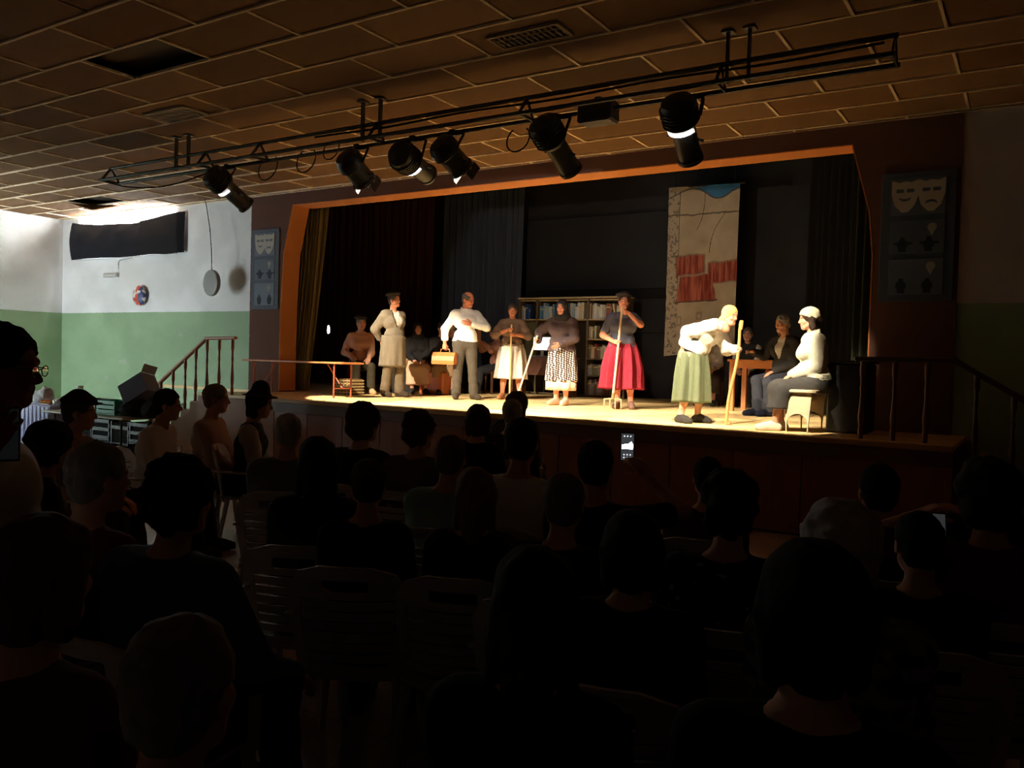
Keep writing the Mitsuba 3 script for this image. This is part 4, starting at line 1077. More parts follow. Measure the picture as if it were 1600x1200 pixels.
# ---------------------------------------------------------------- things on the stage
ORANGE = lin((196, 124, 66))
k = thing('bench', 'small white wooden bench with an arched end near the right edge of the stage', 'bench')
cream = lin((228, 210, 176))
bx0, bx1, by0, by1, sz = -2.30, -1.98, 8.92, 9.62, SZ + .45
add('seat', box(bx0 - .03, bx1 + .03, by0 - .03, by1 + .03, sz - .035, sz, .008), cream, parent=k)
for y in (by0 + .01, by1 - .04):
    endp = Polygon([(bx0 + .05, SZ), (bx0 + .02, sz - .035), (bx1 - .02, sz - .035), (bx1 - .05, SZ)])
    arch = Point((bx0 + bx1) / 2, SZ + .09).buffer(.105, 10).union(sbox((bx0 + bx1) / 2 - .105, SZ - .1, (bx0 + bx1) / 2 + .105, SZ + .09))
    add('end_panel', extrude(endp.difference(arch), y, y + .03), cream, parent=k)
add('rail', box((bx0 + bx1) / 2 - .012, (bx0 + bx1) / 2 + .012, by0 + .04, by1 - .04, sz - .14, sz - .035), cream, parent=k)

k = thing('wooden_box', 'large black box standing at the right edge of the stage beside the bench', 'box')
add('body', box(-1.92, -1.52, 9.25, 9.8, SZ, SZ + .74, .02), (.014, .014, .015), 'satin', k)
add('lid', box(-1.94, -1.50, 9.23, 9.82, SZ + .74, SZ + .77, .008), (.016, .016, .017), 'satin', k)

def table(x0, x1, y0, y1, top, leg, col, label, z=SZ, apron=.10):
    k = thing('table', label, 'table')
    add('top', box(x0 - .03, x1 + .03, y0 - .03, y1 + .03, z + top - .035, z + top, .006), col, 'satin', k)
    for x in (x0, x1 - leg):
        for y in (y0, y1 - leg):
            add('leg', box(x, x + leg, y, y + leg, z, z + top - .035, .004), col, 'satin', k)
    add('apron', mk(box(x0 + leg, x1 - leg, y0 + .012, y0 + .032, z + top - .035 - apron, z + top - .035), box(x0 + leg, x1 - leg, y1 - .032, y1 - .012, z + top - .035 - apron, z + top - .035),
                    box(x0 + .012, x0 + .032, y0 + leg, y1 - leg, z + top - .035 - apron, z + top - .035), box(x1 - .032, x1 - .012, y0 + leg, y1 - leg, z + top - .035 - apron, z + top - .035)), col, 'satin', k)
    return k
table(-3.98, -3.26, 12.35, 13.05, .78, .075, ORANGE, 'square orange wooden table beside the man in the dark suit')
k = thing('stool', 'small wooden stool standing under the orange table', 'stool')
scol = lin((150, 92, 52))
add('seat', lathe([(.0, .46), (.15, .46), (.158, .475), (.15, .49), (0, .49)], 20, (-3.62, 13.25, SZ)), scol, 'satin', k, smooth=40)
for i in range(4):
    a = math.pi / 4 + i * math.pi / 2
    add('leg', tube([(-3.62 + .11 * math.cos(a), 13.25 + .11 * math.sin(a), SZ + .46), (-3.62 + .16 * math.cos(a), 13.25 + .16 * math.sin(a), SZ)], .017, 8), scol, 'satin', k, smooth=40)
add('ring', mk(*[tube([(-3.62 + .135 * math.cos(a), 13.25 + .135 * math.sin(a), SZ + .20), (-3.62 + .135 * math.cos(a + math.pi / 2), 13.25 + .135 * math.sin(a + math.pi / 2), SZ + .20)], .010, 6) for a in (math.pi / 4, 3 * math.pi / 4, 5 * math.pi / 4, 7 * math.pi / 4)]), scol, parent=k, smooth=40)

# trestle table at the left
k = thing('folding_table', 'folding table with thin orange edge standing at the left of the stage', 'table')
tx0, tx1, ty0, ty1, tz = -12.0, -10.35, 10.50, 11.0, SZ + .56
tx0, ty0, ty1 = -11.9, 9.35, 9.85
tx0, tx1 = -11.35, -9.05
add('top', box(tx0, tx1, ty0, ty1, tz - .03, tz, .006), lin((190, 120, 72)), 'satin', k)
for x in (tx0 + .25, tx1 - .22):
    for y in (ty0 + .06, ty1 - .06):
        add('leg', tube([(x, y, SZ), (x, y, tz - .03)], .015, 8), lin((150, 76, 52)), 'satin', k, smooth=40)
    add('stretcher', tube([(x, ty0 + .06, SZ + .15), (x, ty1 - .06, SZ + .15)], .010, 6), lin((150, 76, 52)), 'satin', k, smooth=40)
    sgn = 1 if x < -10 else -1
    add('strut', tube([(x, (ty0 + ty1) / 2, SZ + .15), (x + sgn * .34, (ty0 + ty1) / 2, tz - .03)], .010, 6), lin((150, 76, 52)), 'satin', k, smooth=40)

# basket under the table end
k = thing('basket', 'checked woven basket on the stage floor beside the seated man in the beret', 'basket')
bc = vec(-10.05, 10.55, SZ)
add('weave', box(bc[0] - .22, bc[0] + .22, bc[1] - .15, bc[1] + .15, SZ, SZ + .27, .02), lin((110, 84, 56)), parent=k)
for i in range(5):
    add('band', box(bc[0] - .225, bc[0] + .225, bc[1] - .155, bc[1] + .155, SZ + .03 + .05 * i, SZ + .048 + .05 * i), lin((196, 172, 124)), parent=k)
for i in range(6):
    x = bc[0] - .2 + .08 * i
    add('stave', box(x - .010, x + .010, bc[1] - .158, bc[1] - .15, SZ + .005, SZ + .27), lin((180, 152, 104)), parent=k)
k = thing('suitcase', 'small orange case on the floor behind the legs of the man with the bag', 'suitcase')
add('shell', box(-9.62, -9.05, 11.92, 12.15, SZ, SZ + .42, .03), lin((196, 110, 60)), 'satin', k)
add('handle', tube([(-9.42, 12.03, SZ + .42), (-9.41, 12.03, SZ + .46), (-9.27, 12.03, SZ + .46), (-9.26, 12.03, SZ + .42)], .010, 6), lin((90, 50, 30)), 'satin', k, smooth=40)
for x in (-9.5, -9.2):
    add('latch', box(x - .02, x + .02, 11.912, 11.922, SZ + .30, SZ + .36), lin((200, 180, 130)), 'satin', k)

# bookcase
FX0, FX1, FY0, FY1, FH = -8.97, -6.62, 14.3, 14.62, 1.93
brown = lin((96, 80, 58)); pale = lin((190, 166, 120))
k = thing('bookcase', 'tall open bookcase with three bays standing at the back of the stage', 'bookcase')
add('top', box(FX0 - .03, FX1 + .03, FY0 - .03, FY1, SZ + FH - .035, SZ + FH, .005), pale, 'satin', k)
add('back', box(FX0, FX1, FY1 - .015, FY1, SZ, SZ + FH - .035), lin((56, 48, 36)), parent=k)
DIV = [FX0, -8.56, -7.42, FX1]
for x in DIV:
    add('upright', box(x - .018, x + .018, FY0, FY1 - .015, SZ, SZ + FH - .035), brown, 'satin', k)
SH = {0: [.04, 1.50], 1: [.04, 1.50], 2: [.04, .42, .74, 1.12, 1.50]}
for b in range(3):
    for z in SH[b]:
        add('shelf', box(DIV[b] + .018, DIV[b + 1] - .018, FY0, FY1 - .015, SZ + z - .022, SZ + z), pale if z > .9 else brown, 'satin', k)
    add('shelf', box(DIV[b] + .018, DIV[b + 1] - .018, FY0 + .03, FY1 - .015, SZ + FH - .07, SZ + FH - .05), pale, 'satin', k)
add('cupboard_panel', box(DIV[0] + .018, DIV[1] - .018, FY0 + .24, FY0 + .25, SZ + .62, SZ + 1.47), lin((112, 106, 76)), parent=k)

BCOL = {'pale blue': (168, 196, 212), 'dark blue': (44, 72, 120), 'white': (226, 226, 222), 'cream': (216, 200, 164), 'brown': (128, 88, 60), 'red': (142, 60, 46), 'grey': (150, 150, 148), 'olive': (118, 112, 80), 'blue': (84, 136, 176)}
rb = np.random.default_rng(21)
ORD = ['first', 'second', 'third', 'fourth', 'fifth', 'sixth', 'seventh', 'eighth', 'ninth', 'tenth', 'eleventh', 'twelfth', 'thirteenth', 'fourteenth', 'fifteenth', 'sixteenth', 'seventeenth', 'eighteenth', 'nineteenth', 'twentieth', 'twenty-first', 'twenty-second', 'twenty-third', 'twenty-fourth']
def book(x, w, h, d, z, col, lean, place, n):
    dims = box(-w / 2, w / 2, 0, d, 0, h)
    k = thing('book', f'{col} book, {ORD[n]} from the left of those {place}', 'book', f'books {place}')
    M = np.eye(4); M[:3, :3] = rot_axis((0, 1, 0), lean); M[:3, 3] = (x, FY0 + .05, z + abs(math.sin(math.radians(lean))) * w / 2)
    c = np.array(lin(BCOL[col])) * rb.uniform(.75, 1.1)
    add('cover', placed(mk(box(-w / 2, -w / 2 + .003, 0, d, 0, h), box(w / 2 - .003, w / 2, 0, d, 0, h), box(-w / 2, w / 2, -.003, .003, 0, h)), M), c, 'satin', k)
    add('pages', placed(box(-w / 2 + .003, w / 2 - .003, .003, d - .006, .003, h - .006), M), lin((224, 214, 190)), parent=k)
    if w > .03:
        add('spine_band', placed(box(-w / 2 - .0005, w / 2 + .0005, -.0045, -.003, h * .72, h * .80), M), np.array(lin((230, 214, 160))) * .8, parent=k)
def row(x0, x1, z, cols, hmax, place, lean_at=()):
    x, i = x0, 0
    while True:
        w = rb.uniform(.024, .050); h = hmax * rb.uniform(.74, 1.0)
        le = 0
        if i in lean_at: le = rb.uniform(8, 14); x += math.sin(math.radians(le)) * h * .9
        if x + w > x1: break
        book(x + w / 2, w, h, rb.uniform(.14, .19), SZ + z, cols[int(rb.integers(len(cols)))], -le if le else rb.uniform(-.6, .6), place, i)
        x += w + .004 + (math.sin(math.radians(le)) * .02); i += 1
pl_ = 'on the left top shelf'
row(-8.94, -8.70, 1.50, ['white', 'grey', 'dark blue'], .30, 'on the left top shelf')
row(-8.52, -8.06, 1.50, ['pale blue', 'white', 'blue', 'pale blue', 'grey'], .33, 'left on the wide top shelf', lean_at=(7,))
row(-7.98, -7.46, 1.50, ['pale blue', 'dark blue', 'white', 'cream', 'blue'], .33, 'right on the wide top shelf', lean_at=(1, 9))
row(-7.40, -6.68, 1.50, ['white', 'cream', 'grey', 'brown', 'red'], .32, 'on the right top shelf', lean_at=(12,))
row(-7.40, -7.20, 1.12, ['cream', 'olive', 'brown', 'white'], .29, 'left of the clock')
row(-6.92, -6.66, 1.12, ['cream', 'brown', 'grey'], .27, 'right of the clock')
row(-7.40, -6.70, .74, ['cream', 'red', 'brown', 'olive', 'white'], .29, 'on the third right shelf')
row(-7.40, -7.00, .42, ['olive', 'grey', 'brown'], .24, 'on the fourth right shelf')
row(-7.40, -6.70, .04, ['brown', 'grey', 'olive', 'red'], .31, 'on the bottom right shelf')
kd = thing('clock', 'round pale plate clock leaning on the second shelf among the books', 'clock')
M = np.eye(4); M[:3, :3] = rot_axis((1, 0, 0), 82); M[:3, 3] = (-7.07, FY0 + .10, SZ + 1.12 + .125)
add('rim', placed(lathe([(.0, -.012), (.118, -.012), (.125, 0), (.118, .014), (.105, .010), (.10, .004)], 28), M), lin((200, 182, 130)), 'satin', kd, smooth=40)
add('face', placed(lathe([(.0, .004), (.10, .004), (.0, .0045)], 28), M), lin((206, 196, 170)), parent=kd)
add('hand', placed(mk(box(-.004, .004, -.01, .06, .006, .009), box(-.01, .045, -.004, .004, .006, .009)), M), (.03, .03, .03), parent=kd)
stk = [('grey', 0), ('white', .03), ('olive', .058)]
for c, dz in stk:
    kb = thing('book', f'{c} book lying flat on the fourth right shelf', 'book', 'books lying on the fourth shelf')
    add('cover', box(-6.94, -6.70, FY0 + .04, FY0 + .2, SZ + .42 + dz, SZ + .42 + dz + .026, .003), lin(BCOL[c]), 'satin', kb)

# desk with a lit monitor
k = thing('desk', 'dark wooden desk in front of the bookcase carrying the monitor', 'desk')
dx0, dx1, dy0, dy1 = -8.55, -7.35, 13.35, 13.9
add('top', box(dx0, dx1, dy0, dy1, SZ + .71, SZ + .74, .005), lin((110, 66, 44)), 'satin', k)
for x in (dx0 + .02, dx1 - .05):
    add('side', box(x, x + .03, dy0 + .03, dy1 - .03, SZ, SZ + .71), lin((92, 54, 36)), 'satin', k)
add('modesty_panel', box(dx0 + .05, dx1 - .05, dy0 + .06, dy0 + .08, SZ + .40, SZ + .71), lin((104, 62, 42)), 'satin', k)
k = thing('monitor', 'computer monitor with a blank glowing white screen on the desk', 'monitor')
mx, my = -8.02, 13.62
add('casing', box(mx - .20, mx + .20, my, my + .05, SZ + .86, SZ + 1.13, .01), lin((214, 214, 210)), 'satin', k)
add('screen', mk(([[mx - .185, my - .002, SZ + .875], [mx + .185, my - .002, SZ + .875], [mx + .185, my - .002, SZ + 1.115], [mx - .185, my - .002, SZ + 1.115]], [[0, 1, 2], [0, 2, 3]])), (.7, .7, .7), parent=k,
    emitter={'type': 'area', 'radiance': {'type': 'rgb', 'value': [1.5, 1.5, 1.45]}, 'sampling_weight': .4})
add('neck', box(mx - .03, mx + .03, my + .01, my + .04, SZ + .75, SZ + .87), lin((214, 214, 210)), 'satin', k)
add('foot', lathe([(.0, 0), (.13, 0), (.13, .010), (.05, .022), (0, .024)], 20, (mx, my + .02, SZ + .74)), lin((214, 214, 210)), 'satin', k, smooth=40)
k = thing('keyboard', 'white keyboard lying on the desk before the monitor', 'keyboard')
add('case', box(mx - .2, mx + .2, my - .20, my - .07, SZ + .742, SZ + .762, .004), lin((220, 220, 216)), 'satin', k)
for i in range(4):
    add('key_row', box(mx - .185, mx + .185, my - .19 + .028 * i, my - .169 + .028 * i, SZ + .762, SZ + .767), lin((188, 188, 186)), parent=k)

# small lit lamp in the left wing
k = thing('hanging_bulb', 'small bare white bulb shining in the dark left wing of the stage', 'light bulb')
lp = vec(-11.75, 11.75, 2.09)
add('cord', tube([lp + vec(0, 0, .12), lp + vec(0, 0, 2.0), lp + vec(0, 0, 3.8)], .005, 6), BLK, parent=k)
add('socket', lathe([(.012, .07), (.018, .08), (.018, .12), (.0, .125)], 12, lp), (.03, .03, .03), 'satin', k, smooth=40)
add('glass', lathe([(.0, -.09), (.02, -.082), (.028, -.05), (.028, .02), (.018, .06), (.012, .075)], 14, lp), (.9, .9, .9), parent=k, smooth=True, emitter={'type': 'area', 'radiance': {'type': 'rgb', 'value': [9, 9.5, 10]}, 'sampling_weight': .2})

# ---------------------------------------------------------------- people sitting in the half dark
def bgchair(loc, heading, label, sit=.45, col=lin((92, 60, 40))):
    k = thing('wooden_chair', label, 'chair')
    an = -math.radians(heading)
    G = np.eye(4); G[:2, :2] = [[math.cos(an), -math.sin(an)], [math.sin(an), math.cos(an)]]; G[:3, 3] = loc
    add('seat', placed(box(-.2, .2, -.2, .2, sit - .05, sit - .015, .006), G), col, parent=k)
    for x in (-.18, .18):
        add('leg', placed(box(x - .018, x + .018, .15, .186, 0, sit - .05), G), col, parent=k)
        add('leg', placed(box(x - .018, x + .018, -.215, -.18, 0, .92), G), col, parent=k)
    for z in (.62, .74, .86):
        add('back_rail', placed(box(-.17, .17, -.208, -.186, z - .03, z + .03), G), col, parent=k)
S2 = lin((204, 150, 122))
def seated(label, loc, heading, lab2, **kw):
    d = dict(h=1.66, sit=.45, fine=True, lean=2); d.update(kw)
    f = figure(label, loc, heading, **d)
    bgchair(loc, heading, lab2, sit=d['sit'])
    return f
seated('seated man in a dark beret and pinkish shirt beside the end of the folding table', (-10.35, 11.15, SZ), 128, 'chair under the seated man in the beret', h=1.72, top=dict(col=lin((206, 156, 128)), collar=lin((206, 156, 128)), wr=.012, thick=.016), hands={'R': ('at', (.20, .22, .66))},
       hat=('beret', (.025, .022, .02)), hair=('short', (.12, .11, .1)), bottom=dict(kind='trousers', col=lin((66, 60, 46)), wide=1.2), shoes=lin((214, 172, 130)), skin=S2)
seated('seated person in a tan jacket half hidden behind the man in the grey coat', (-10.25, 12.1, SZ), 132, 'chair under the person in the tan jacket', h=1.56, top=dict(col=lin((170, 144, 104)), wr=.012, thick=.022, untuck=.05), bottom=dict(kind='trousers', col=lin((60, 54, 46)), wide=1.2), skin=S2, head=(-10, -12, 0), hair=('short', (.1, .09, .08)))
seated('seated woman wrapped in a black hood with a striped skirt', (-9.85, 12.15, SZ), 135, 'chair under the woman in the black hood', h=1.62, woman=True, hat=('hood', (.016, .015, .016)), top=dict(col=(.02, .019, .02), untuck=.04, thick=.02), bottom=dict(kind='skirt', col=lin((226, 186, 156)), fall=.75), skin=S2, hair=('short', (.05, .04, .04)), fat=1.15)
seated('seated woman in a black top with bare forearms resting on brown breeches', (-9.45, 12.35, SZ), 130, 'chair under the woman in the black top', h=1.66, woman=True, hair=('short', (.03, .025, .022)), top=dict(col=(.022, .02, .021), sleeve='three', vneck=1), bottom=dict(kind='skirt', col=lin((150, 118, 86)), fall=.35), skin=S2)
seated('seated bald man just left of the man in the white shirt', (-9.75, 13.05, SZ), 140, 'chair under the bald man', h=1.62, hair=('ring', (.3, .28, .26)), top=dict(col=lin((82, 66, 54))), skin=S2)
f = seated('seated person in a pale pink shirt holding a sheet of paper behind the desk', (-8.95, 13.5, SZ), 215, 'chair under the person with the sheet of paper', h=1.58, hair=('short', (.06, .05, .045)), top=dict(col=lin((190, 140, 118)), wr=.012), skin=S2, hands={'L': ('at', (-.10, .34, .98)), 'R': ('at', (.12, .34, .98))}, head=(0, -16, 0))
G = f['G']
pp, _ = grid(lambda U, V: (-.13 + .26 * U, .40 + .03 * np.sin(3 * U), 1.00 + .30 * V + 0 * U), np.linspace(0, 1, 8), np.linspace(0, 1, 6))
tag(add('sheet_of_paper', placed(thick(pp, .0015), G), lin((216, 170, 150)), smooth=True), 'sheet of paper held up by the seated person in pink', 'paper')
seated('seated woman in a light blouse behind the crooked stick of the bent woman', (-4.75, 13.75, SZ), 170, 'chair under the woman in the light blouse', h=1.56, woman=True, hair=('bob', (.05, .04, .035)), top=dict(col=lin((176, 160, 140))), bottom=dict(kind='skirt', col=lin((70, 60, 54))), skin=S2)
seated('seated person in a white shirt and dark waistcoat left of the orange table', (-4.22, 14.05, SZ), 172, 'chair under the person in the waistcoat', h=1.64, hair=('short', (.10, .08, .07)), top=dict(col=lin((214, 202, 184)), vest=(.03, .028, .026)), skin=S2)
seated('seated person in dark clothes and glasses behind the man in the suit', (-3.42, 13.3, SZ), 190, 'chair under the person in glasses', h=1.66, hair=('short', (.03, .028, .026)), glasses=True, top=dict(col=(.03, .028, .03)), skin=S2)
bgchair((-2.98, 11.75, SZ), 212, 'chair under the grey-haired man in the dark suit', .47)

# ---------------------------------------------------------------- stairs and rails at the ends of the stage
OAK, OAK2 = lin((150, 98, 66)), lin((120, 74, 48))
def baluster(x, y, z0, z1, parent, col):
    L = z1 - z0
    prof = [(.020, 0), (.026, .01), (.026, .12 * L), (.018, .15 * L), (.024, .19 * L), (.031, .30 * L), (.020, .46 * L), (.015, .58 * L), (.024, .66 * L), (.015, .70 * L), (.019, .80 * L), (.027, .83 * L), (.027, L)]
    return add('baluster', lathe(prof, 10, (x, y, z0)), col, 'satin', parent, smooth=40)
k = thing('staircase', 'wooden stairs with turned balusters rising to the left end of the stage', 'stairs')
n = 6
for i in range(n):
    x0 = -12.92 + .235 * i
    z = FZ + (SZ - FZ) * (i + 1) / (n + 1)
    add('step', box(x0, -11.51, 8.66, 9.95, z - .145, z, .006), lin((150, 112, 84)), 'satin', k)
    add('side_panel', box(x0 + .01, -11.51, 8.635, 8.66, FZ, z - .02), lin((164, 140, 126)), parent=k)
yr = 8.70
rail = lambda x: .93 + (x + 12.80) * (1.80 - .93) / (12.80 - 11.43)
add('handrail', obox((-12.80, yr, .93), (-11.42, yr, 1.80), .07, .05, bev=.012), OAK, 'satin', k)
add('handrail', obox((-11.46, yr, 1.80), (-10.70, yr, 1.815), .07, .05, bev=.012), OAK, 'satin', k)
add('newel_post', lathe([(.045, 0), (.05, .01), (.05, .62), (.035, .66), (.045, .70), (.05, .80), (.03, .84), (.02, .86)], 14, (-12.86, yr, FZ + .16)), OAK, 'satin', k, smooth=40)
add('newel_ball', trimesh.creation.icosphere(2, .062).apply_translation((-12.86, yr, 1.06)), OAK, 'satin', k, smooth=True)
for x in (-12.60, -12.27, -11.95, -11.68, -11.40):
    i = int((x + 12.92) / .235)
    z = FZ + (SZ - FZ) * min(i + 1, n) / (n + 1)
    baluster(x, yr, z, rail(x) - .02, k, OAK2)
for x in (-11.10, -10.78):
    baluster(x, yr, SZ, 1.79, k, OAK2)

k = thing('staircase', 'dark stairs with turned balusters going down at the right end of the stage', 'stairs')
for i in range(n):
    x1 = -.64 + 1.41 - .235 * i
    z = FZ + (SZ - FZ) * (i + 1) / (n + 1)
    add('step', box(-.64, x1, 8.66, 9.95, z - .145, z, .006), lin((96, 66, 48)), 'satin', k)
    add('side_panel', box(-.64, x1 - .01, 8.635, 8.66, FZ, z - .02), lin((80, 54, 40)), parent=k)
for x in (-1.48, -1.19, -.91):
    baluster(x, 8.72, SZ, 1.68, k, OAK2)
add('handrail', obox((-1.56, 8.72, 1.70), (-.66, 8.72, 1.71), .07, .05, bev=.012), lin((70, 44, 30)), 'satin', k)
add('handrail', obox((-.70, 8.72, 1.71), (.72, 8.72, .86), .07, .05, bev=.012), lin((70, 44, 30)), 'satin', k)
for x in (-.50, -.20, .10, .40):
    i = int((.77 - x) / .235)
    z = FZ + (SZ - FZ) * min(i + 1, n) / (n + 1)
    baluster(x, 8.72, z, 1.69 - (x + .66) * .60, k, lin((84, 56, 38)))

# ---------------------------------------------------------------- picture boards either side of the opening
def picture_board(x0, x1, label, col):
    k = thing('picture_board', label, 'picture board')
    y = YW - .02
    z0, z1 = 2.36, 3.77
    add('board', box(x0, x1, y - .025, y, z0, z1, .004), lin(col), parent=k)
    xs0, xs1 = x0 + .10, x1 - .10
    bands = [(3.30, 3.70), (2.88, 3.24), (2.43, 2.82)]
    for i, (a, b) in enumerate(bands):
        p = add('picture', box(xs0, xs1, y - .033, y - .025, a, b), np.array(lin(col)) * (1.5, 1.3, 1.6)[i] * np.array((1, 1.02, 1.0)), parent=k)
        if i == 0:
            for s, xc in ((0, xs0 + .14), (1, xs1 - .14)):
                th = np.linspace(0, 2 * np.pi, 40)
                w = .125
                out = Polygon([(xc - w, b - .03), (xc - w * .5, b - .055), (xc, b - .04), (xc + w * .5, b - .055), (xc + w, b - .03), (xc + w * .98, b - .17), (xc + w * .7, b - .29), (xc + w * .2, b - .355), (xc - w * .2, b - .355), (xc - w * .7, b - .29), (xc - w * .98, b - .17)]).buffer(.012, 4)
                for ex in (-.052, .052):
                    out = out.difference(sbox(xc + ex - .030, b - .145, xc + ex + .030, b - .12).buffer(.008, 3))
                yc = b - .235 - (.02 if s else 0)
                mo = Polygon([(xc + .062 * math.cos(q), yc + (.035 if s == 0 else -.035) * 1 + (-.05 if s == 0 else .05) * math.sin(q)) for q in np.linspace(.15, math.pi - .15, 14)] + [(xc + .05 * math.cos(q), yc + (.035 if s == 0 else -.035) + (-.02 if s == 0 else .02) * math.sin(q)) for q in np.linspace(math.pi - .2, .2, 14)])
                out = out.difference(mo.buffer(0))
                add('mask', extrude(out, y - .040, y - .033), lin((176, 172, 164)), parent=p)
        else:
            dk = np.array(lin(col)) * .45
            r_ = np.random.default_rng(i + int(abs(x0) * 10))
            for q in range(2):
                cx = xs0 + .13 + .26 * q
                fig = Point(cx, a + .10).buffer(.055, 6).union(Polygon([(cx - .04, a + .02), (cx + .04, a + .02), (cx + .02, a + .18), (cx - .02, a + .18)]))
                if i == 1: fig = fig.union(sbox(cx - .09, a + .10, cx + .10, a + .125))
                add('dark_figure', extrude(fig if fig.geom_type == 'Polygon' else fig.convex_hull, y - .037, y - .033), dk, parent=p)
            fig = Point(xs1 - .12, b - .08).buffer(.045, 6).union(Polygon([(xs1 - .17, b - .08), (xs1 - .12, b - .18), (xs1 - .08, b - .08)]))
            add('pale_spot', extrude(fig, y - .037, y - .033), np.array(lin((150, 148, 142))), parent=p)
picture_board(-11.97, -11.27, 'blue grey picture board with two theatre masks left of the stage opening', (92, 98, 108))
picture_board(-1.58, -.84, 'dark blue picture board with two theatre masks right of the stage opening', (72, 80, 96))

# ---------------------------------------------------------------- things on the back left wall
k = thing('emergency_light', 'small flat grey light box on the white wall below the covered window', 'wall light')
add('case', box(-16.52, -16.04, YW - .06, YW, 3.06, 3.15, .01), lin((170, 168, 162)), 'satin', k)
add('diffuser', box(-16.48, -16.08, YW - .064, YW - .058, 3.07, 3.115), lin((196, 194, 188)), 'satin', k)
add('conduit', tube([(-16.06, YW - .012, 3.15), (-16.06, YW - .012, 3.36), (-16.02, YW - .012, 3.40), (-15.6, YW - .012, 3.44)], .010, 6), lin((176, 174, 168)), parent=k, smooth=40)
k = thing('ball', 'red, white and blue round ball fixed on the white wall', 'ball')
b_ = trimesh.creation.icosphere(4, .20); v = np.array(b_.vertices)
v[:, 1] *= .35
a_ = np.arctan2(v[:, 2], v[:, 0]); rr_ = np.hypot(v[:, 0], v[:, 2]) / .2
nz = meshkit.fbm(v * 14, 2, 3)
c = np.tile(lin((206, 80, 62)), (len(v), 1))
c[(v[:, 0] > .05) & (np.abs(a_) < 1.15)] = lin((52, 64, 112))
c[(v[:, 0] < -.04) & (v[:, 2] < .12)] = lin((196, 186, 172))
c[nz > .60] = lin((222, 214, 204))
c[(nz < .36) & (v[:, 0] < .05)] = lin((186, 70, 54))
b_.vertices = v + vec(-15.24, YW - .07, 2.66)
add('panels', b_, None, 'satin', k, smooth=True, vcol=c)
add('valve', lathe([(.0, 0), (.012, .004), (.0, .012)], 8, (-15.24, YW - .07, 2.86)), (.1, .1, .1), parent=k)
k = thing('hanging_disc', 'grey oval disc hanging on a thin cable from the ceiling beside the stage', 'hanging disc')
M = np.eye(4); M[:3, :3] = rot_axis((0, 0, 1), -4) @ rot_axis((1, 0, 0), 90); M[:3, 3] = (-12.62, 9.7, 2.82)
pl = lathe([(.0, -.05), (.19, -.05), (.215, -.035), (.22, .0), (.215, .03), (.19, .04), (.0, .045)], 32); pl.apply_scale((1, 1.08, 1))
add('shell', placed(pl, M), lin((140, 140, 138)), 'satin', k, smooth=40)
add('dark_back', placed(lathe([(.0, -.075), (.16, -.07), (.20, -.05), (.0, -.049)], 28).apply_scale((1, 1.08, 1)), M), (.03, .03, .034), 'satin', k, smooth=40)
add('cable', tube([(-12.62, 9.7, 3.05), (-12.64, 9.7, 3.4), (-12.72, 9.72, 3.8), (-12.86, 9.75, 4.2), (-12.92, 9.75, H)], .007, 6), (.05, .05, .05), parent=k, smooth=40)

# ---------------------------------------------------------------- tables with food and bags in the left corner
k = thing('table', 'table under a white cloth in the left corner of the hall', 'table')
add('cloth', box(-13.75, -12.72, 6.9, 7.6, .05, .69, .02), lin((196, 200, 226)), parent=k)
for i in range(9):
    x = -13.7 + .115 * i
    add('fold', tube([(x, 6.895, .07), (x + .02, 6.89, .4), (x + .01, 6.897, .67)], [.025, .018, .006], 8), lin((196, 200, 226)), parent=k, smooth=True)
for x in (-13.6, -12.9):
    for y in (7.0, 7.5):
        add('leg', box(x - .02, x + .02, y - .02, y + .02, FZ, .06), (.2, .2, .2), parent=k)
k = thing('folding_table', 'pale folding table stacked with crates and bags against the left stairs', 'table')
add('top', box(-12.66, -10.62, 6.75, 7.40, .61, .64, .006), lin((170, 164, 146)), 'satin', k)
for x in (-12.5, -10.8):
    for y in (6.85, 7.3):
        add('leg', tube([(x, y, FZ), (x, y, .61)], .016, 8), (.05, .05, .05), 'satin', k, smooth=40)
add('shelf_bar', mk(obox((-12.5, 6.85, .2), (-10.8, 6.85, .2), .03, .03), obox((-12.5, 7.3, .2), (-10.8, 7.3, .2), .03, .03)), (.06, .06, .06), parent=k)
def crate(x, y, z, w, d, h, col, label, full=False):
    k = thing('crate', label, 'crate')
    add('bottom', box(x - w / 2, x + w / 2, y - d / 2, y + d / 2, z, z + .015), col, 'satin', k)
    for j in range(3):
        zz = z + .02 + j * (h - .03) / 2.4
        for s in (-1, 1):
            add('slat', box(x - w / 2, x + w / 2, y + s * d / 2 - .008, y + s * d / 2 + .008, zz, zz + .05), col, 'satin', k)
            add('slat', box(x + s * w / 2 - .008, x + s * w / 2 + .008, y - d / 2, y + d / 2, zz, zz + .05), col, 'satin', k)
    if full:
        add('contents', box(x - w / 2 + .012, x + w / 2 - .012, y - d / 2 + .012, y + d / 2 - .012, z + .016, z + h - .02), (.02, .019, .018), parent=k)
    for sx in (-1, 1):
        for sy in (-1, 1):
            add('corner', box(x + sx * (w / 2 - .012) - .014, x + sx * (w / 2 - .012) + .014, y + sy * (d / 2 - .012) - .014, y + sy * (d / 2 - .012) + .014, z, z + h), col, 'satin', k)
crate(-11.80, 7.10, .64, .42, .32, .19, lin((110, 122, 108)), 'dull grey green crate on the pale folding table, left of the bright green one')
crate(-11.33, 7.10, .64, .44, .32, .19, lin((44, 150, 116)), 'bright green crate on the pale folding table')
for i, x in enumerate((-12.2, -11.72, -11.2)):
    crate(x, 7.08, FZ, .44, .36, .30, lin((52, 54, 50)), ['dark crate on the floor under the left of the folding table', 'dark crate on the floor under the middle of the folding table', 'dark crate on the floor under the right of the folding table'][i], True)
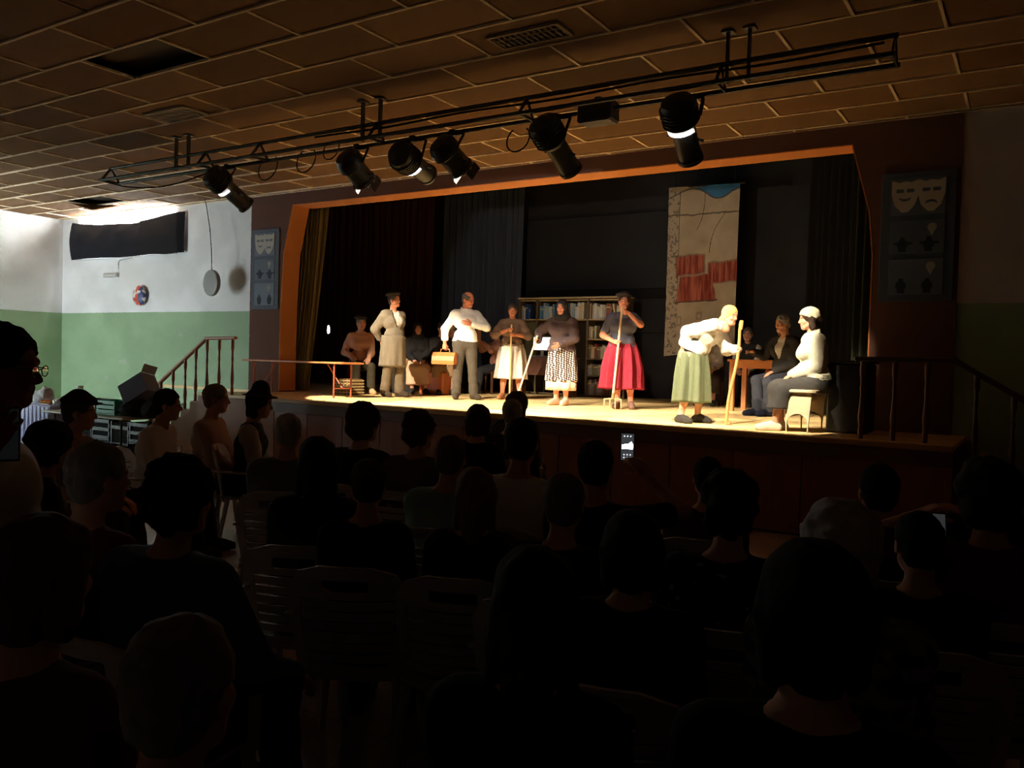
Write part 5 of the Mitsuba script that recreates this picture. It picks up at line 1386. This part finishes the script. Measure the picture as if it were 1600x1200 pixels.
for i, x in enumerate((-12.32, -11.86, -11.38, -10.92)):
    crate(x, 7.34, FZ + (.32 if i % 2 else 0), .44, .30, .32 if i % 2 else .62, lin((40, 40, 40)), ['tall black crate behind the left leg of the folding table', 'black crate behind the dark middle crate under the folding table', 'tall black crate behind the right half of the folding table', 'black crate behind the right leg of the folding table'][i], True)
k = thing('jar', 'clear glass jar with a lid standing behind the food on the white cloth', 'jar')
add('glass', lathe([(.0, 0), (.055, 0), (.06, .01), (.06, .2), (.045, .24), (.045, .26), (.04, .26), (.04, .24), (.055, .195), (.055, .02), (0, .012)], 20, (-12.82, 7.42, .69)), mat='jar_glass', parent=k, smooth=40)
add('lid', lathe([(.0, .26), (.05, .26), (.05, .30), (.0, .302)], 20, (-12.82, 7.42, .69)), lin((214, 214, 214)), 'satin', k, smooth=40)
bsdf('jar_glass', {'type': 'dielectric', 'int_ior': 1.45}, two=False)
k = thing('plastic_bag', 'crumpled white plastic bag on the white cloth', 'bag')
add('bag', blob([('e', vec(-13.5, 7.2, .78), (.20, .16, .11)), ('e', vec(-13.38, 7.2, .84), (.10, .1, .10)), ('c', vec(-13.5, 7.2, .84), vec(-13.46, 7.2, .94), .05, .02)], .014, .04, [(vec(0, 0, .692), vec(0, 0, -1))], wr=.03, wf=11), lin((206, 206, 204)), parent=k, smooth=True)
k = thing('tray', 'tray of orange snacks on the white cloth', 'tray')
add('tray', box(-13.24, -12.96, 7.0, 7.22, .69, .705, .004), lin((200, 200, 196)), 'satin', k)
rs_ = np.random.default_rng(4)
for i in range(14):
    add('snack', trimesh.creation.icosphere(1, .034).apply_scale((1, 1, .7)).apply_translation((-13.22 + .06 * (i % 5), 7.04 + .07 * (i // 5) + rs_.uniform(-.01, .01), .728 + .012 * rs_.random())), lin((214, 140, 78)), parent=k, smooth=True)
k = thing('foil_parcel', 'shiny foil parcel beside the tray of snacks', 'parcel')
add('foil', blob([('e', vec(-12.86, 7.1, .735), (.09, .08, .05)), ('e', vec(-12.82, 7.08, .76), (.04, .04, .04))], .009, .02, [(vec(0, 0, .692), vec(0, 0, -1))], wr=.014, wf=30), (.75, .75, .74), 'metal', k)
k = thing('box', 'grey cardboard box tipped up on top of the black bags', 'box')
M = np.eye(4); M[:3, :3] = rot_axis((0, 1, 0), -34) @ rot_axis((0, 0, 1), 20); M[:3, 3] = (-10.80, 7.12, 1.02)
add('carton', placed(mk(box(-.21, .21, -.15, .15, -.15, .15, .006)), M), lin((120, 124, 138)), parent=k)
add('tape', placed(box(-.212, .212, -.02, .02, .1495, .152), M), lin((150, 142, 130)), parent=k)
add('flap', placed(obox((.21, 0, .15), (.30, 0, .23), .28, .006, up=(1, 0, 1)), M), lin((128, 130, 142)), parent=k)
for i, (c, r3, lab) in enumerate((((-10.85, 7.08, .74), (.26, .18, .12), 'black bag lying on the folding table under the tipped grey box'), ((-10.45, 7.15, .76), (.22, .2, .14), 'black bag at the right end of the folding table by the newel post'))):
    k = thing('bag', lab, 'bag')
    add('bag', blob([('e', vec(*c), r3), ('e', vec(*c) + vec(.08, 0, .05), (r3[0] * .6, r3[1] * .7, r3[2] * .8))], .016, .05, [(vec(0, 0, .642), vec(0, 0, -1))], wr=.03, wf=9, seed=i), (.016, .016, .018), parent=k, smooth=True)
    add('strap', tube([vec(*c) + vec(-.12, -.05, .10), vec(*c) + vec(-.05, -.06, .17), vec(*c) + vec(.06, -.05, .16)], .010, 6), (.02, .02, .02), parent=k, smooth=True)

# ---------------------------------------------------------------- audience on white plastic chairs
WCH = lin((190, 184, 178))
_CH = {}
def chair_mesh():
    if _CH: return _CH
    def bend(m):
        v = np.array(m.vertices)
        z = v[:, 2]
        v[:, 1] = v[:, 1] - .20 - (z - .42) * .20 - .10 * (v[:, 0] / .24) ** 2 * -1 * .6
        return trimesh.Trimesh(v, m.faces, process=False)
    out = Polygon([(-.20, .40), (-.235, .62), (-.235, .76), (-.19, .83), (-.10, .86), (.10, .86), (.19, .83), (.235, .76), (.235, .62), (.20, .40)]).buffer(.012, 3)
    inner = Polygon([(-.165, .445), (-.192, .62), (-.192, .735), (.192, .735), (.192, .62), (.165, .445)])
    slot = sbox(-.085, .775, .085, .805).buffer(.01, 3)
    def fine_ex(p):
        m = extrude(p, -.008, .008)
        return bend(m.subdivide().subdivide() if len(m.faces) < 400 else m)
    _CH['backrest'] = fine_ex(out.difference(inner).difference(slot))
    _CH['slats'] = [fine_ex(sbox(-.175 - .012 * (z - .47) / .1 * .5, z, .175 + .012 * (z - .47) / .1 * .5, z + .034)) for z in np.linspace(.468, .69, 6)]
    sm, _ = grid(lambda U, V: (-.22 + .44 * U, -.21 + .43 * V, .42 + .03 * (np.abs(U - .5) * 2) ** 3 - .03 * np.sin(V * 3.1) * .5 - .03 * np.clip((V - .85) / .15, 0, 1) ** 2), np.linspace(0, 1, 12), np.linspace(0, 1, 12))
    _CH['seat'] = thick(sm, -.018, (0, 0, 1))
    _CH['legs'] = [tube([(sx * .20, sy * .19, .415), (sx * .235, sy * (.23 if sy > 0 else .27), 0)], [.026, .018], 7) for sx in (-1, 1) for sy in (-1, 1)]
    _CH['arms'] = [mk(obox((sx * .245, .19, .635), (sx * .235, -.23, .66), .045, .016, bev=.005), obox((sx * .225, .19, .40), (sx * .245, .175, .635), .04, .018)) for sx in (-1, 1)]
    return _CH
_CP = {}
def plastic_chair(loc, heading, label, group=None):
    C = chair_mesh()
    if not _CP:
        col = lambda m: np.tile(WCH, (len(m.vertices), 1))
        for n_, ms in (('seat', [C['seat']]), ('backrest', [C['backrest']]), ('slat', C['slats']), ('leg', C['legs']), ('arm', C['arms'])):
            _CP[n_] = [mikit.ply(m, 'satin', False, color=col(m)) for m in ms]
    k = thing('plastic_chair', label, 'chair', group)
    M = T().translate(list(map(float, loc))).rotate([0, 0, 1], -heading)
    for n_, ds in _CP.items():
        for d in ds:
            scene[numbered(k + '__' + n_)] = {**d, 'to_world': M}

DK, BR, GR, SV = (.022, .017, .015), (.05, .03, .02), (.22, .21, .20), (.42, .41, .40)
A = dict(fine=False, lean=3, bow=5, sit=.42, head=(-10, 0, 0))
def sits(label, x, y, h, hd, lab2, **kw):
    d = {**A, **kw}
    f = figure(label, (x, y, FZ), hd, h, headat=True, **d)
    plastic_chair(f['loc'], hd, lab2)
    return f
tr = lambda c: dict(kind='trousers', col=lin(c), wide=1.15)
sits('grey-haired man in a dark red shirt sitting in front of the standing man', -2.87, 1.74, 1.74, -6, 'white chair under the grey-haired man in dark red', hair=('short', GR), top=dict(col=lin((92, 34, 26)), sleeve='short', untuck=.05), bottom=tr((50, 46, 44)), head=(12, 0, 0), fat=1.12)
sits('broad person with dark curly hair and a blue shirt in the left foreground', -2.34, 1.70, 1.72, -8, 'white chair under the curly-haired person in blue', hair=('curly', DK), top=dict(col=lin((74, 86, 110)), untuck=.06, thick=.02), bottom=tr((36, 38, 46)), fat=1.28, hands={'R': ('at', (.26, .34, .60))})
sits('man in a flat cap and pale shirt looking right in front of the crates', -5.78, 3.35, 1.76, 56, 'white chair under the man in the flat cap', hair=('short', (.08, .07, .065)), hat=('flatcap', (.03, .028, .026)), top=dict(col=lin((124, 106, 92)), sleeve='short'), bottom=tr((46, 42, 40)))
sits('dark-haired person in black beside the shoulder of the standing man', -4.28, 2.34, 1.66, 20, 'white chair under the dark-haired person in black at the left', hair=('puffy', DK), top=dict(col=lin((44, 30, 26))), woman=True)
sits('man in a white shirt and glasses sitting sideways below the stair rail', -6.14, 4.31, 1.80, 58, 'white chair under the man in the white shirt by the stairs', hair=('short', DK), glasses=True, top=dict(col=lin((236, 228, 222)), sleeve='short', untuck=.03), bottom=tr((32, 30, 34)), hands={'R': ('at', (.06, .36, .60)), 'L': ('at', (-.06, .36, .60))}, lean=10)
sits('man in a beige shirt and dark trousers sitting sideways before the pale stage panel', -6.36, 4.97, 1.82, 60, 'white chair under the man in the beige shirt', hair=('short', (.20, .14, .10)), top=dict(col=lin((184, 150, 130)), untuck=.03), bottom=tr((30, 28, 30)), hands={'R': ('at', (.07, .38, .58)), 'L': ('at', (-.07, .38, .58))}, skin=lin((190, 140, 112)))
sits('person in a black hat and waistcoat with white sleeves below the left stage corner', -5.88, 5.06, 1.78, 50, 'white chair under the person in the black hat', hair=('bob', DK), hat=('brim', (.018, .017, .017)), top=dict(col=lin((176, 166, 156)), vest=(.02, .02, .021)), bottom=tr((28, 27, 28)), head=(6, -6, 0))
aud = -12
sits('short grey-haired person in a grey checked shirt left of the long-haired woman', -4.06, 3.72, 1.66, -36, 'white chair under the grey-haired person in the grey shirt', hair=('short', SV), top=dict(col=lin((104, 100, 96)), untuck=.04), fat=1.15)
sits('woman with long black hair down her back near the left aisle', -2.88, 2.83, 1.66, -30, 'white chair under the woman with long black hair', woman=True, hair=('long', DK), top=dict(col=lin((36, 32, 32))))
sits('person in black with tall dark hair before the left of the stage front', -3.89, 4.25, 1.76, aud, 'white chair under the tall-haired person in black', hair=('puffy', BR), top=dict(col=lin((34, 30, 28))), glasses=True, head=(10, 0, 0))
sits('curly-haired woman in a pale vest top before the stage front', -3.42, 4.27, 1.72, aud, 'white chair under the curly-haired woman in the pale vest', woman=True, hair=('curly', (.06, .03, .018)), top=dict(col=lin((96, 74, 62)), sleeve='short'), glasses=True, head=(14, 0, 0))
sits('man with short reddish hair in a teal shirt in the middle of the audience', -2.61, 3.52, 1.62, aud, 'white chair under the man in the teal shirt', hair=('short', (.16, .09, .06)), top=dict(col=lin((128, 160, 156)), sleeve='short', untuck=.05), fat=1.15)
sits('woman with a dark bob and black top just below the stage edge', -3.72, 5.37, 1.72, aud, 'white chair under the woman with the dark bob', woman=True, hair=('bob', BR), top=dict(col=lin((32, 26, 24))), fat=1.1)
sits('fair-haired person below the stage edge, right of the dark bob', -3.88, 6.12, 1.74, aud, 'white chair under the fair-haired person below the stage edge', hair=('short', (.28, .22, .16)), top=dict(col=lin((38, 32, 30))))
sits('person whose dark round hair overlaps the feet of the woman in the apron', -4.36, 6.95, 1.76, aud, 'white chair under the person close to the stage edge', hair=('puffy', BR), top=dict(col=lin((60, 46, 40))))
sits('dark-haired person nearest to the stage edge below the apron woman', -4.78, 7.66, 1.74, aud, 'white chair nearest to the stage edge', hair=('short', DK), top=dict(col=lin((50, 40, 36))))
sits('man with cropped dark hair in a white T-shirt in the middle of the audience', -2.34, 3.79, 1.80, aud, 'white chair under the man in the white T-shirt', hair=('short', DK), top=dict(col=lin((228, 224, 220)), sleeve='short', untuck=.05), fat=1.2)
sits('woman with long light brown hair between the teal and the white shirt', -1.98, 2.85, 1.54, -22, 'white chair under the woman with long light hair', woman=True, hair=('long', (.20, .12, .07)), top=dict(col=lin((60, 48, 42))))
sits('person with dark tied-up hair in a black top behind the long-haired woman', -2.44, 2.70, 1.56, -28, 'white chair under the person with tied-up hair', woman=True, hair=('bun', BR), top=dict(col=lin((30, 27, 27)), sleeve='short'))
sits('person with grey-edged hair in dark clothes right of the white T-shirt', -1.53, 2.80, 1.58, aud, 'white chair under the person with grey-edged hair', hair=('short', (.17, .14, .12)), top=dict(col=lin((34, 30, 28))))
f20 = sits('person in black holding up a lit phone towards the stage', -1.78, 3.56, 1.68, aud, 'white chair under the person holding up a phone', hair=('short', DK), top=dict(col=lin((34, 28, 27)), sleeve='short'), hands={'R': ('at', (.21, .30, 1.15))}, poles={'R': (1, -.2, -.6)}, palms={'R': (-.6, .5, .2)})
sits('woman with a dark bob and bare arms in a black top near the centre front', -1.0, 2.26, 1.58, aud, 'white chair under the bare-armed woman with the bob', woman=True, hair=('bob', DK), top=dict(col=lin((24, 22, 23)), sleeve='short'), fat=1.2)
sits('woman with thick dark curly hair in a dotted black blouse', -.92, 2.90, 1.68, aud, 'white chair under the woman in the dotted blouse', woman=True, hair=('curly', DK), top=dict(col=None, mat='dotted_cloth'), fat=1.2)
bsdf('dotted_cloth', {'type': 'principled', 'base_color': proc(lambda p, n, uv: mix((.018, .017, .018), (.30, .29, .28), smoothstep(.80, .84, noise(p.x * 34, p.y * 34, p.z * 34)))), 'roughness': .9, 'specular': .1})
sits('small dark-haired person before the stage front right of the lit phone', -1.43, 4.15, 1.50, aud, 'white chair under the small dark-haired person', hair=('short', DK), top=dict(col=lin((70, 30, 26))))
sits('person with a large mass of grey hair and a speckled top at the right', -.45, 2.40, 1.70, aud, 'white chair under the person with large grey hair', woman=True, hair=('puffy', (.40, .38, .36)), top=dict(col=None, mat='speckled_cloth'), fat=1.25)
bsdf('speckled_cloth', {'type': 'principled', 'base_color': proc(lambda p, n, uv: mix((.05, .045, .04), (.26, .24, .22), smoothstep(.45, .62, fbm(p.x * 30, p.y * 30, p.z * 30, 2)))), 'roughness': .9, 'specular': .1})
sits('dark-haired person beyond the large grey hair at the right', -.58, 3.90, 1.62, aud, 'white chair under the dark-haired person beyond the grey hair', hair=('short', DK), top=dict(col=lin((40, 26, 24))))
sits('large dark silhouette of a long-haired person in the right foreground', -.34, 1.59, 1.80, aud, 'white chair under the large dark silhouette', woman=True, hair=('bob', (.012, .010, .010)), top=dict(col=lin((22, 20, 20))), fat=1.15)
f27 = sits('dark-haired person in a dull red top raising a pale phone at the right edge', -.16, 3.56, 1.76, -20, 'white chair under the person in dull red at the right edge', hair=('puffy', DK), top=dict(col=lin((86, 40, 30))), hands={'L': ('at', (-.22, .20, 1.13))}, poles={'L': (-1, -.2, -.6)}, fat=1.2)
sits('short person in dark clothes between the grey hair and the right edge', -.33, 3.10, 1.50, aud, 'white chair under the short person in dark clothes', hair=('short', DK), top=dict(col=lin((36, 34, 33))))
sits('person with long dark hair in the centre foreground', -.88, 1.50, 1.66, aud, 'white chair under the long-haired person in the centre foreground', woman=True, hair=('long', DK), top=dict(col=lin((24, 22, 22))))
sits('grey-haired head rising from the bottom left corner of the audience', -1.13, .83, 1.60, -12, 'white chair under the grey-haired person at the bottom left', hair=('short', (.20, .18, .16)), top=dict(col=lin((40, 36, 32))), fat=1.1)
sits('person with fair hair and a brown top at the left edge of the foreground', -1.74, .94, 1.74, -12, 'white chair under the fair-haired person at the left edge', hair=('bob', (.10, .06, .04)), woman=True, top=dict(col=lin((86, 60, 44))))
sits('dark figure at the far right before the right stairs', -.20, 4.69, 1.62, aud, 'white chair under the dark figure by the right stairs', hair=('short', DK), top=dict(col=lin((38, 34, 32))))
sits('person in a navy shirt hunched low at the bottom right of the foreground', -.36, .98, 1.50, -8, 'white chair under the person in the navy shirt', hair=('short', DK), top=dict(col=lin((24, 30, 52))), fat=1.3, lean=22, bow=24)
for x, y, hd, lab in ((.35, 2.6, -36, 'empty white chair at the right edge of the audience'), (-2.05, 2.18, -30, 'empty white chair beside the left aisle')):
    pass
plastic_chair((.12, 1.95, FZ), -6, 'white chair with nobody on it at the right edge of the foreground')

f1 = figure('man standing in profile at the left edge in a pale T-shirt, with glasses', (-2.66, 1.30, FZ), 25, 1.755, headat=True, fine=True, lean=4, head=(26, -4, 0), hair=('short', DK), glasses=True, fat=1.5, skin=lin((150, 104, 84)),
            top=dict(col=lin((232, 229, 226)), sleeve='short', untuck=.06, thick=.02), bottom=tr((40, 40, 46)), hands={'R': ('at', (.37, .02, 1.40))}, poles={'R': (.6, -.6, -1)})

def phone(c, look, label, screen, w=.072, hh=.148, pic=True):
    k = thing('phone', label, 'phone')
    c = vec(*c); z = nrm(vec(*look)); x = nrm(np.cross((0, 0, 1), z)); y = np.cross(z, x)
    M = np.eye(4); M[:3, 0], M[:3, 1], M[:3, 2], M[:3, 3] = x, y, z, c
    add('case', placed(box(-w / 2, w / 2, -hh / 2, hh / 2, -.004, .004, .003), M), (.02, .02, .022), 'satin', k)
    def q(x0, x1, y0, y1, zz): return placed(mk(([[x0, y0, zz], [x1, y0, zz], [x1, y1, zz], [x0, y1, zz]], [[0, 1, 2], [0, 2, 3]])), M)
    em = lambda r: {'type': 'area', 'radiance': {'type': 'rgb', 'value': [r * .86, r * .93, r * 1.0]}, 'sampling_weight': .05}
    a, b = w / 2 - .004, hh / 2 - .006
    s = add('screen', q(-a, a, -b, b, .0045), (.1, .1, .1), parent=k, emitter=em(screen))
    if pic:
        def pl(poly, zz):
            m = trimesh.creation.extrude_polygon(poly, .0003, engine='earcut'); m.apply_translation((0, 0, zz)); return placed(m, M)
        shp = Polygon([(-a * .9, -.012), (a * .9, -.012), (a * .95, .012), (a * .6, .030), (a * .2, .018), (-a * .9, .012)])
        add('bright_picture', pl(shp, .0048), (.1, .1, .1), parent=s, emitter=em(4.0))
        add('bright_marks', mk(*[pl(Point(xx, yy).buffer(.004, 4), .0048) for yy in (-.055, -.040, .055) for xx in (-.016, .0, .016)]), (.1, .1, .1), parent=s, emitter=em(1.2))
hp = lambda f, s, o: f['world'](f['W'][s] + vec(*o))
phone((-1.79, 3.94, 1.165), (1.79, -3.94, .45), 'lit phone held up in front of the stage front', .05)
phone(hp(f1, 'R', (-.02, .06, .06)), (1.0, -.6, .1), 'phone with a small lit screen held by the standing man at the left edge', .004, pic=False)
phone((-.30, 3.46, 1.02), (.9, -3.0, .9), 'pale phone in the raised hand at the right edge', .03, w=.05, hh=.11, pic=False)
